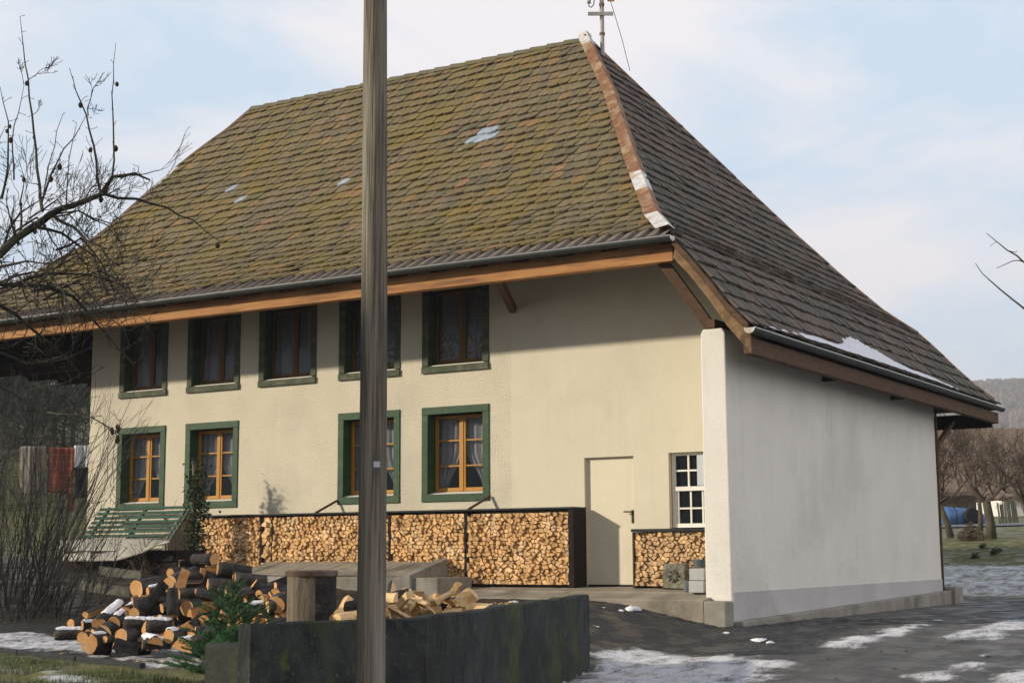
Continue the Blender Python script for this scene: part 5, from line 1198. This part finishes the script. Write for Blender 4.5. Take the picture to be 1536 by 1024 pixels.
# shrub of upright stems below it
sh = empty('bare_shrub', 'leafless many stemmed shrub at the left edge', 'bush', atground(60, 928)); mb = MB(); R = random.Random(15)
for k in range(150):
    u = R.gauss(50, 50); u = max(-70, min(118 + R.uniform(0, 25), u)); p = atground(u, R.uniform(905, 935)); lean = (u - 40) / 260
    d = _rt * (lean + R.gauss(.12, .22)) + Vector((0, 0, 1)) + _fw * R.gauss(0, .25)
    H = R.uniform(.8, 2.2) * (1.1 if u < 80 else .6)
    grow(mb, R, p, d, H, R.uniform(.006, .013), 2, 4, .07, .02, .45, (2, 4), .0026, .42)
part(mb, 'stems', 'twig_pale', sh)['kind'] = 'stuff'
for u, v, n_, lb in ((215, 862, 26, 'tuft of dry stalks behind the left shoulder of the log heap'), (255, 850, 22, 'tuft of dry stalks between the canvas and the log crown')):
    p0 = atground(u, v); mb = MB()
    for k in range(n_): p = p0 + Vector((R.gauss(0, .06), R.gauss(0, .05), -.02)); grow(mb, R, p, Vector((R.gauss(0, .6), R.gauss(0, .5), 1)), R.uniform(.25, .6), .006, 3, 4, .12, 0, .6, (1, 3), .0025, .5)
    thing_mesh(mb, 'dry_stalks', 'brush', lb, 'plant', p0, 'dry stalks in the garden bed')

# small spruce at the wall end
sb = at(345, 950, 11.6); sb.z = ground(sb.x, sb.y)
sp_ = empty('small_spruce', 'small green spruce growing at the end of the retaining wall', 'tree', sb); R = random.Random(9)
tk = MB(); tk.tube([sb, sb + Vector((.02, 0, .5)), sb + Vector((.03, 0, .98))], [.022, .014, .004], 7); part(tk, 'trunk', 'twig', sp_)
nd = MB()
def needles(p, q, R, dens=520, ln=.026):
    ax = (q - p); L_ = ax.length; ax.normalize(); o1 = ax.orthogonal().normalized(); o2 = ax.cross(o1)
    for k in range(int(L_ * dens)):
        c = p.lerp(q, R.random()); a = R.uniform(0, 6.283); dd = (o1 * math.cos(a) + o2 * math.sin(a) + ax * .75).normalized(); s = ax.cross(dd).normalized() * .0022; l = ln * R.uniform(.7, 1.2)
        nd.add([c - s, c + s, c + dd * l], [(0, 1, 2)])
for k in range(120):
    t = (k / 120) ** 1.35; z = .10 + .74 * t; a = k * 2.4 + R.uniform(-.3, .3); Lb = (.46 * (1 - t) ** .9 + .07) * R.uniform(.45, 1.25)
    p = sb + Vector((.03 * t, 0, z)); d = Vector((math.cos(a), math.sin(a), .22 + .5 * t)); q = p + d.normalized() * Lb; q2 = q + Vector((0, 0, .03))
    nd.tube([p, q], [.004, .002], 3); needles(p, q, R)
    for m_ in range(int(Lb / .045)):
        tt = .25 + .75 * R.random(); b = p.lerp(q, tt); sd = d.cross(Vector((0, 0, 1))).normalized() * R.choice((-1, 1)); e = b + (d.normalized() * .7 + sd + Vector((0, 0, .1))).normalized() * Lb * .42 * (1.15 - tt) ; needles(b, e, R)
needles(sb + Vector((.02, 0, .7)), sb + Vector((.03, 0, .99)), R)
part(nd, 'crown', 'needle', sp_)

# grass in the foreground at the left
mb = MB(); R = random.Random(19)
for k in range(9000):
    u, v = R.uniform(-20, 390), R.uniform(985, 1045)
    if v < 975 + .13 * u + 8: continue
    p = atground(u, v)
    if noise.noise(Vector((p.x * 1.6, p.y * 1.6, 0))) < -.25: continue
    h = R.uniform(.02, .07); a = R.uniform(0, 6.28); ld = Vector((math.cos(a), math.sin(a), 0)); s = Vector((-ld.y, ld.x, 0)) * .0035
    mb.add([p - s, p + s, p + ld * h * R.uniform(.1, .8) + Vector((0, 0, h))], [(0, 1, 2)])
tag(mb.build('grass', 'grass', None, loc=atground(150, 1015)), 'short winter grass growing in the foreground corner', 'grass', None, 'stuff')

# twigs reaching in at the right edge
rt_ = empty('bare_tree', 'bare tree beyond the right edge with thin twigs against the sky', 'tree', (0, 0, 0)); R = random.Random(23)
DR = 15.0; b0 = at(1790, 980, DR); b0.z = ground(b0.x, b0.y) - .05; rt_.location = b0
tr = MB(); tr.tube([b0, at(1800, 760, DR), at(1790, 560, DR), at(1760, 430, DR), at(1740, 300, DR)], [.14, .12, .10, .07, .03], 10); part(tr, 'trunk', 'twig', rt_)
br = MB(); SV = (fr,); fr = MB()
limb([(1790, 560), (1700, 510), (1610, 495), (1536, 462), (1500, 434), (1463, 395)], .03, .003, spur=2, D=DR, sides=6)
limb([(1760, 430), (1680, 420), (1600, 415), (1536, 392), (1510, 374), (1480, 350)], .028, .003, spur=2, D=DR, sides=6)
limb([(1540, 393), (1520, 391), (1495, 402)], .006, .003, D=DR, sides=4); limb([(1512, 376), (1524, 378), (1526, 376)], .004, .003, D=DR, sides=4)
limb([(1760, 430), (1730, 260), (1700, 150)], .03, .004, D=DR, twigs=5)
limb([(1740, 300), (1800, 180), (1830, 60), (1840, -60)], .03, .004, D=DR, twigs=5); limb([(1785, 520), (1880, 400), (1960, 330), (2040, 300)], .04, .005, D=DR, twigs=5); limb([(1765, 440), (1850, 330), (1910, 200)], .03, .004, D=DR, twigs=5); limb([(1740, 300), (1690, 200), (1660, 80)], .02, .004, D=DR, twigs=5)
part(br, 'branches', 'twig', rt_)['kind'] = 'stuff'

# orchard trees beyond the house on the right
def bare_tree(name, label, base, H, r, mats, seed, group, lean=(0, 0), maxlev=6, spread=.8, fork=.3, kids=(2, 4), tip=.0065, up=.06):
    R = random.Random(seed); o = empty(name, label, 'tree', base, group); t = MB(); b = MB(); base = Vector(base)
    top = base + Vector((lean[0], lean[1], H * fork)); t.tube([base - Vector((0, 0, .1)), base.lerp(top, .4) + Vector((.03, 0, 0)), top], [r * 1.25, r, r * .85], 8); part(t, 'trunk', mats[0], o, smooth=True)
    for k in range(5):
        a = k * 1.256 + R.uniform(-.4, .4); grow(b, R, top - Vector((0, 0, .15 * R.random())), Vector((math.cos(a), math.sin(a), R.uniform(.4, 1.1))), H * .30 * R.uniform(.8, 1.2), r * .5, 1, maxlev, .18, up, spread, kids, tip, .70)
    part(b, 'branches', mats[1], o)['kind'] = 'stuff'; return o
def gpt(u, d):
    p = at(u, 800, d); p.z = ground(p.x, p.y); return p
GO = 'fruit trees in the orchard'
bare_tree('fruit_tree', 'bare fruit tree in front of the blue tank', gpt(1427, 46), 3.6, .10, ('trunk_far', 'twig_far'), 41, GO, (-.35, 0))
bare_tree('fruit_tree', 'bare fruit tree with stout trunk right of the brushwood heap', gpt(1487, 44), 3.7, .14, ('trunk_far', 'twig_far'), 42, GO, (-.1, 0))
bare_tree('fruit_tree', 'slim bare fruit tree behind the brushwood heap', gpt(1471, 52), 3.9, .08, ('trunk_far', 'twig_far'), 43, GO)
bare_tree('fruit_tree', 'bare fruit tree cut by the right edge of the picture', gpt(1552, 43), 3.6, .13, ('trunk_far', 'twig_far'), 44, GO, (-.25, 0))
# blue tank on wheels
def gz(u, v, d): return at(u, v, d)
TD = 60.0; c = at(1443, 777, TD); axd = (_rt + _fw * .35).normalized(); tz = ground(c.x, c.y)
tank = empty('tank_trailer', 'blue slurry tank trailer parked behind the orchard trees', 'trailer', (c.x, c.y, tz))
mb = MB(); pts = []; 
for t, r in ((-1.0, .05), (-.98, .24), (-.92, .36), (-.8, .41), (.0, .42), (.8, .36), (.9, .30), (.93, .05)): pts.append((c + axd * t + Vector((0, 0, -.07 * t)), r))
mb.tube([a for a, b in pts], [b for a, b in pts], 20); part(mb, 'barrel', 'blue', tank, smooth=True)
for t in (-.55, .35):
    mb = MB(); mb.tube([c + axd * t + Vector((0, 0, -.07 * t)), c + axd * (t + .05) + Vector((0, 0, -.07 * t))], .432, 20); part(mb, 'hoop', 'zinc', tank)
nv = Vector((-axd.y, axd.x, 0))
for s in (-1, 1):
    mb = MB(); w0 = Vector((c.x, c.y, tz + .33)) + nv * .42 * s + axd * .1; mb.tube([w0, w0 + nv * .18 * s], .33, 18); wh = part(mb, 'wheel', 'rubber', tank); 
mb = MB(); mb.bar(c + axd * -.9 + Vector((0, 0, -.45)), c + axd * 1.5 + Vector((0, 0, -.55)), .12, .12); part(mb, 'frame', 'iron', tank)
# barn with a long brown roof, white shed, planks, brush, cabbages
BD = 105.0; zr = at(1450, 643, BD).z; ze = at(1450, 738, BD - 5).z
barn = empty('barn', 'long farm building with a broad brown tiled roof behind the orchard', 'building', (at(1480, 800, BD).x, at(1480, 800, BD).y, ground(at(1480, 800, BD).x, at(1480, 800, BD).y)))
def bp(u, d, z): q = at(u, 700, d); return Vector((q.x, q.y, z))
e0, e1, r0_, r1_ = bp(1180, BD - 6, ze), bp(1720, BD - 6, ze), bp(1180, BD + 1, zr + .4), bp(1720, BD + 1, zr)
f0, f1 = bp(1180, BD + 8, ze), bp(1720, BD + 8, ze)
mb = MB(); mb.prism([e0, e1, r1_, r0_], (0, 0, -.25)); mb.prism([r0_, r1_, f1, f0], (0, 0, -.25)); part(mb, 'roof', 'barnroof', barn)
g0, g1, h0, h1 = bp(1190, BD - 5, 0), bp(1710, BD - 5, 0), bp(1190, BD + 7, 0), bp(1710, BD + 7, 0); mb = MB()
for a, b in ((g0, g1), (g1, h1), (h1, h0), (h0, g0)): mb.quad(a + Vector((0, 0, -1)), b + Vector((0, 0, -1)), b + Vector((0, 0, ze)), a + Vector((0, 0, ze)))
part(mb, 'wall', 'barnwall', barn)
mb = MB(); mb.prism([g0.lerp(g1, .52) + Vector((0, 0, .5)) - _fw * .05, g0.lerp(g1, .57) + Vector((0, 0, .5)) - _fw * .05, g0.lerp(g1, .57) + Vector((0, 0, 3.6)) - _fw * .05, g0.lerp(g1, .52) + Vector((0, 0, 3.6)) - _fw * .05], _fw * .03); part(mb, 'barn_door', 'darkwood', barn)
WD = 72.0; q0 = at(1478, 800, WD); zg = ground(q0.x, q0.y); shd = empty('white_shed', 'white rendered shed wall at the right edge behind the orchard', 'building', (q0.x, q0.y, zg))
a0, a1 = bp(1500, WD, 0), bp(1600, WD, 0); zt = at(1510, 745, WD).z; mb = MB(); mb.prism([a0 + Vector((0, 0, zg - .5)), a1 + Vector((0, 0, zg - .5)), a1 + Vector((0, 0, zt)), a0 + Vector((0, 0, zt - .15))], _fw * 4); part(mb, 'wall', 'farwhite', shd)
mb = MB(); mb.prism([a0 + Vector((0, 0, zt - .14)) - _fw * .3 - _rt * .2, a1 + Vector((0, 0, zt + .02)) - _fw * .3, a1 + Vector((0, 0, zt + .5)) + _fw * 4.2, a0 + Vector((0, 0, zt + .35)) + _fw * 4.2 - _rt * .2], (0, 0, .12)); part(mb, 'roof', 'barnroof', shd)
R = random.Random(3); pl = gpt(1498, 60); pal = empty('plank_stack', 'grey planks leaning upright before the white shed', 'planks', pl)
for k in range(9):
    b = pl + _rt * (.1 + k * .09 + R.uniform(-.02, .02)); mb = MB(); mb.bar(b, b + _fw * .25 + _rt * R.uniform(-.03, .03) + Vector((0, 0, R.uniform(.75, 1.0))), .075, .02, up=(0, -1, 0)); part(mb, 'plank', 'plank', pal)
bh = gpt(1456, 43); mb = MB()
for k in range(420):
    a = R.uniform(0, 6.28); rr = R.uniform(0, .42); p = bh + Vector((math.cos(a) * rr, math.sin(a) * rr, R.uniform(0, .55) * (1 - rr / .6))); d = Vector((R.gauss(0, 1), R.gauss(0, 1), R.gauss(0, .5))).normalized() * R.uniform(.1, .26); mb.tube([p - d * .5, p + d * .5 + Vector((0, 0, R.uniform(-.05, .03)))], [.009, .005], 3)
thing_mesh(mb, 'brushwood_heap', 'brush', 'brown heap of cut brushwood under the orchard trees', 'brushwood', bh)
for u, d, s, lb in ((1462, 38, .22, 'pale green cabbage plant left of the row in the field'), (1474, 40, .2, 'pale green cabbage plant in the middle of the row'), (1493, 38.5, .26, 'largest pale green cabbage plant right of the brushwood')):
    p = gpt(u, d); mb = MB()
    for k in range(26):
        a = R.uniform(0, 6.28); el = R.uniform(.15, 1.4); dd = Vector((math.cos(a) * math.cos(el), math.sin(a) * math.cos(el), math.sin(el))); sd = Vector((-math.sin(a), math.cos(a), 0)) * s * .42; l = s * R.uniform(.7, 1.1)
        mb.add([p + dd * .02, p + dd * l * .6 + sd, p + dd * l + Vector((0, 0, -.03)), p + dd * l * .6 - sd], [(0, 1, 2, 3)])
    thing_mesh(mb, 'cabbage', 'cabbage', lb, 'cabbage', p, 'cabbages in the field')
a, b = bp(1300, 56, 0), bp(1700, 56, 0); mb = MB(); n = 20
P = [[a.lerp(b, i / n) + _fw * k for i in range(n + 1)] for k in (0, 1.5, 3)]
for r_ in P:
    for q in r_: q.z = ground(q.x, q.y) + .05
mb.add([q for r_ in P for q in r_], [(k * (n + 1) + i, k * (n + 1) + i + 1, (k + 1) * (n + 1) + i + 1, (k + 1) * (n + 1) + i) for k in range(2) for i in range(n)])
o = mb.build('lane', mat('lane_asphalt', (.16, .17, .19)), None); o['kind'] = 'structure'

# far wooded hills
def hill_h(a): return 118 + 22 * math.sin(a * 3.1 + 1.0) + 30 * noise.noise(Vector((a * 5, 1, 0))) + 8 * noise.noise(Vector((a * 24, 2, 0))) - 62 * sst(.0, -.35, a) 
mb = MB(); na, nr = 160, 9; V = []
for j in range(nr + 1):
    for i in range(na + 1):
        az = -1.0 + 2.0 * i / na; d = 700 + 700 * j / nr; q = CAM + (_fw * math.cos(az) + _rt * math.sin(az)) * d; z = 10 + hill_h(az) * sst(0, nr, j) + (6 * noise.noise(Vector((q.x * .02, q.y * .02, 0))) if j else -4); V.append((q.x, q.y, z))
k = na + 1; mb.add(V, [(j * k + i, j * k + i + 1, (j + 1) * k + i + 1, (j + 1) * k + i) for j in range(nr) for i in range(na)])
M['hill'] = mat('wooded_hill', (.10, .075, .055), (.055, .05, .035), scale=.03, detail=10)
o = mb.build('hills', 'hill', None, smooth=True); o['kind'] = 'structure'
M['forest'] = mat('far_forest', (.12, .080, .06), (.06, .062, .045), scale=.02, island=.5)
mb = MB(); R = random.Random(55)
for k in range(13000):
    az = R.uniform(.24, .42) if k < 10500 else R.uniform(-.6, .24); t = R.random() ** .6; d = 700 + 700 * t; q = CAM + (_fw * math.cos(az) + _rt * math.sin(az)) * d; z = 10 + hill_h(az) * sst(0, 1, t); h = R.uniform(5, 12); w_ = h * R.uniform(.22, .42)
    c = Vector((q.x, q.y, z - 1)); n = 5; rows = [(0, .5), (.3, 1), (.7, .8), (1, .15)]
    mb.add([c + Vector((math.cos(6.283 * i / n + s) * w_ * s * R.uniform(.7, 1.3), math.sin(6.283 * i / n + s) * w_ * s, h * t_)) for t_, s in rows for i in range(n)], [(j * n + i, j * n + (i + 1) % n, (j + 1) * n + (i + 1) % n, (j + 1) * n + i) for j in range(3) for i in range(n)])
tag(mb.build('forest', 'forest', None, loc=(0, 1200, 60)), 'reddish brown winter forest covering the far hill', 'forest', None, 'stuff')

# thicket and laundry behind the house on the left
GT = 'bare trees on the slope behind the laundry'
protos = []
k = 0
R = random.Random(61)
lbs = ['dense bare tree in the thicket on the slope left of the house', 'tall thin bare tree in the thicket on the slope left of the house']
for i in range(22):
    u = -150 + 15 * i + R.uniform(-9, 9); d = R.choice((56, 62, 70, 80)) + R.uniform(-3, 3); p = gpt(min(u, 230), d)
    if i < 3: protos.append(bare_tree('thicket_tree', lbs[i % 2], p, R.uniform(6.5, 8.5), .10, ('thicket', 'thicket'), 70 + i, GT, maxlev=5, fork=.16, spread=.95, kids=(3, 4), tip=.014, up=.03))
    else:
        src = protos[i % 3]; o = src.copy(); col.objects.link(o); o.location = p; o.rotation_euler = (0, 0, R.uniform(0, 6)); s = R.uniform(.8, 1.25); o.scale = (s, s, s)
        for ch in src.children: c_ = ch.copy(); col.objects.link(c_); c_.parent = o
LD = 44.0
def cloth(name, label, u0, u1, v0, v1, mname, seed, tail=0):
    mb = MB(); nx, nz = 16, 14; V = []
    for j in range(nz + 1):
        for i in range(nx + 1):
            t = i / nx; s = j / nz; q = at(u0 + (u1 - u0) * t, v0 + (v1 - v0) * s + tail * s * t, LD); q = q + _fw * (.05 * math.sin(t * 9 + seed) * (.3 + s) + .02 * math.sin(t * 23 + s * 3)); V.append(q)
    k = nx + 1; mb.add(V, [(j * k + i, j * k + i + 1, (j + 1) * k + i + 1, (j + 1) * k + i) for j in range(nz) for i in range(nx)])
    o = thing_mesh(mb, name, mname, label, 'laundry', V[nx // 2], 'laundry on the line', smooth=True); md = o.modifiers.new('thick', 'SOLIDIFY'); md.thickness = .015; return o
def banded(m_, axis_vec, scale, c, width=.5):
    t = m_.node_tree; b = t.nodes['Principled BSDF']; src = b.inputs['Base Color'].links[0].from_socket
    co = N(t, 'ShaderNodeTexCoord'); dt = N(t, 'ShaderNodeVectorMath', operation='DOT_PRODUCT'); dt.inputs[1].default_value = axis_vec; t.links.new(co.outputs['Object'], dt.inputs[0])
    mu = N(t, 'ShaderNodeMath', operation='MULTIPLY'); t.links.new(dt.outputs['Value'], mu.inputs[0]); mu.inputs[1].default_value = scale
    frc = N(t, 'ShaderNodeMath', operation='FRACT'); t.links.new(mu.outputs[0], frc.inputs[0]); gt = N(t, 'ShaderNodeMath', operation='GREATER_THAN'); t.links.new(frc.outputs[0], gt.inputs[0]); gt.inputs[1].default_value = width
    x = N(t, 'ShaderNodeMix', data_type='RGBA'); t.links.new(gt.outputs[0], x.inputs[0]); t.links.new(src, x.inputs[6]); x.inputs[7].default_value = (*c, 1); t.links.new(x.outputs[2], b.inputs['Base Color'])
banded(M['striped'], tuple(_rt), 8, (.10, .09, .08), .62)
banded(M['redcloth'], tuple(_rt), 7, (.12, .03, .02), .85); banded(M['redcloth'], (0, 0, 1), 5, (.34, .10, .05), .88)
cloth('blanket', 'grey and beige striped blanket hanging on the washing line', 28, 69, 669, 742, 'striped', 1)
cloth('blanket', 'rust red checked blanket hanging on the washing line', 71, 111, 671, 738, 'redcloth', 2, 4)
cloth('sheet', 'white cloth hanging on the line next to the house corner', 111, 134, 668, 701, 'whitecloth', 3)
cloth('trousers', 'dark cloth hanging below the white one on the line', 113, 140, 701, 746, 'blackcloth', 4)
cloth('towel', 'narrow red strip hanging lower than the red blanket', 101, 110, 739, 766, 'redcloth', 5)
wl = empty('washing_line', 'washing line with posts carrying the blankets', 'washing line', gpt(-60, LD)); mb = MB(); mb.tube([at(-70, 664, LD), at(40, 668, LD), at(110, 667, LD), at(165, 660, LD)], .006, 4); part(mb, 'line', 'iron', wl)
for u in (-70, 165): 
    q = gpt(u, LD); mb = MB(); mb.tube([q, Vector((q.x, q.y, at(u, 655, LD).z))], .05, 8); part(mb, 'post', 'plank', wl)

# unseen tall spruce added left of the viewpoint to shade the foot of the pole
tp_ = Vector((px_, py_, 0)) + Vector((TO_SUN.x, TO_SUN.y, 0)).normalized() * 14; tp_.z = ground(tp_.x, tp_.y)
ts = empty('shade_spruce', 'tall dark spruce added outside the left edge of the picture to shade the pole', 'tree', tp_); R = random.Random(88)
mb = MB(); mb.tube([tp_, tp_ + Vector((0, 0, 3.5)), tp_ + Vector((0, 0, 8.2))], [.13, .09, .02], 8); part(mb, 'trunk', 'greybark', ts)
mb = MB()
for k in range(230):
    t = k / 230; z = .4 + 8.0 * t; a = k * 2.4; L_ = (2.0 * (1 - t) + .15) * R.uniform(.8, 1.15); d = Vector((math.cos(a), math.sin(a), -.15 + .3 * t)); s_ = Vector((-math.sin(a), math.cos(a), 0))
    for m_ in range(34):
        u_ = R.random(); b = tp_ + Vector((0, 0, z)) + d * (L_ * u_) + s_ * R.uniform(-1, 1) * .32 * L_ * (1.1 - u_); e = (d + s_ * R.uniform(-1, 1) + Vector((0, 0, R.uniform(-.5, .1)))).normalized() * R.uniform(.18, .32); n_ = e.cross(Vector((R.gauss(0, 1), R.gauss(0, 1), R.gauss(0, 1)))).normalized() * .045
        mb.add([b, b + e * .5 + n_, b + e, b + e * .5 - n_], [(0, 1, 2, 3)])
part(mb, 'crown', 'needle', ts)
# air between here and the far hill
hz = bpy.data.materials.new('valley_air'); hz.use_nodes = True; t_ = hz.node_tree; t_.nodes.clear(); o_ = t_.nodes.new('ShaderNodeOutputMaterial'); v_ = t_.nodes.new('ShaderNodeVolumePrincipled')
v_.inputs['Color'].default_value = (.82, .86, .95, 1); v_.inputs['Density'].default_value = .00048; v_.inputs['Anisotropy'].default_value = 0.0
t_.links.new(v_.outputs[0], o_.inputs['Volume']); M['air'] = hz
mb = MB(); mb.box(-3100, 3100, -3100, 3100, -8, 215); o = mb.build('haze', 'air', None); tag(o, 'pale winter haze between the yard and the far hills', 'haze', None, 'stuff')

mb = MB(); R = random.Random(101)
for k in range(420):
    u, v = (R.gauss(270, 75), R.uniform(945, 998)) if k < 260 else (R.uniform(730, 860), R.uniform(903, 916))
    p = atground(u, v); p.z += .008; a = R.uniform(0, 6.28); l = R.uniform(.012, .04); d = Vector((math.cos(a), math.sin(a), R.uniform(-.2, .3))) * l; e = Vector((-math.sin(a), math.cos(a), 0)) * l * .35
    mb.prism([p - d - e, p + d - e, p + d * .8 + e, p - d * .7 + e], (0, 0, .006))
tag(mb.build('wood_chips', 'palewood', None, loc=atground(270, 975)), 'pale wood chips scattered on the ground around the log heap', 'wood chips', None, 'stuff')
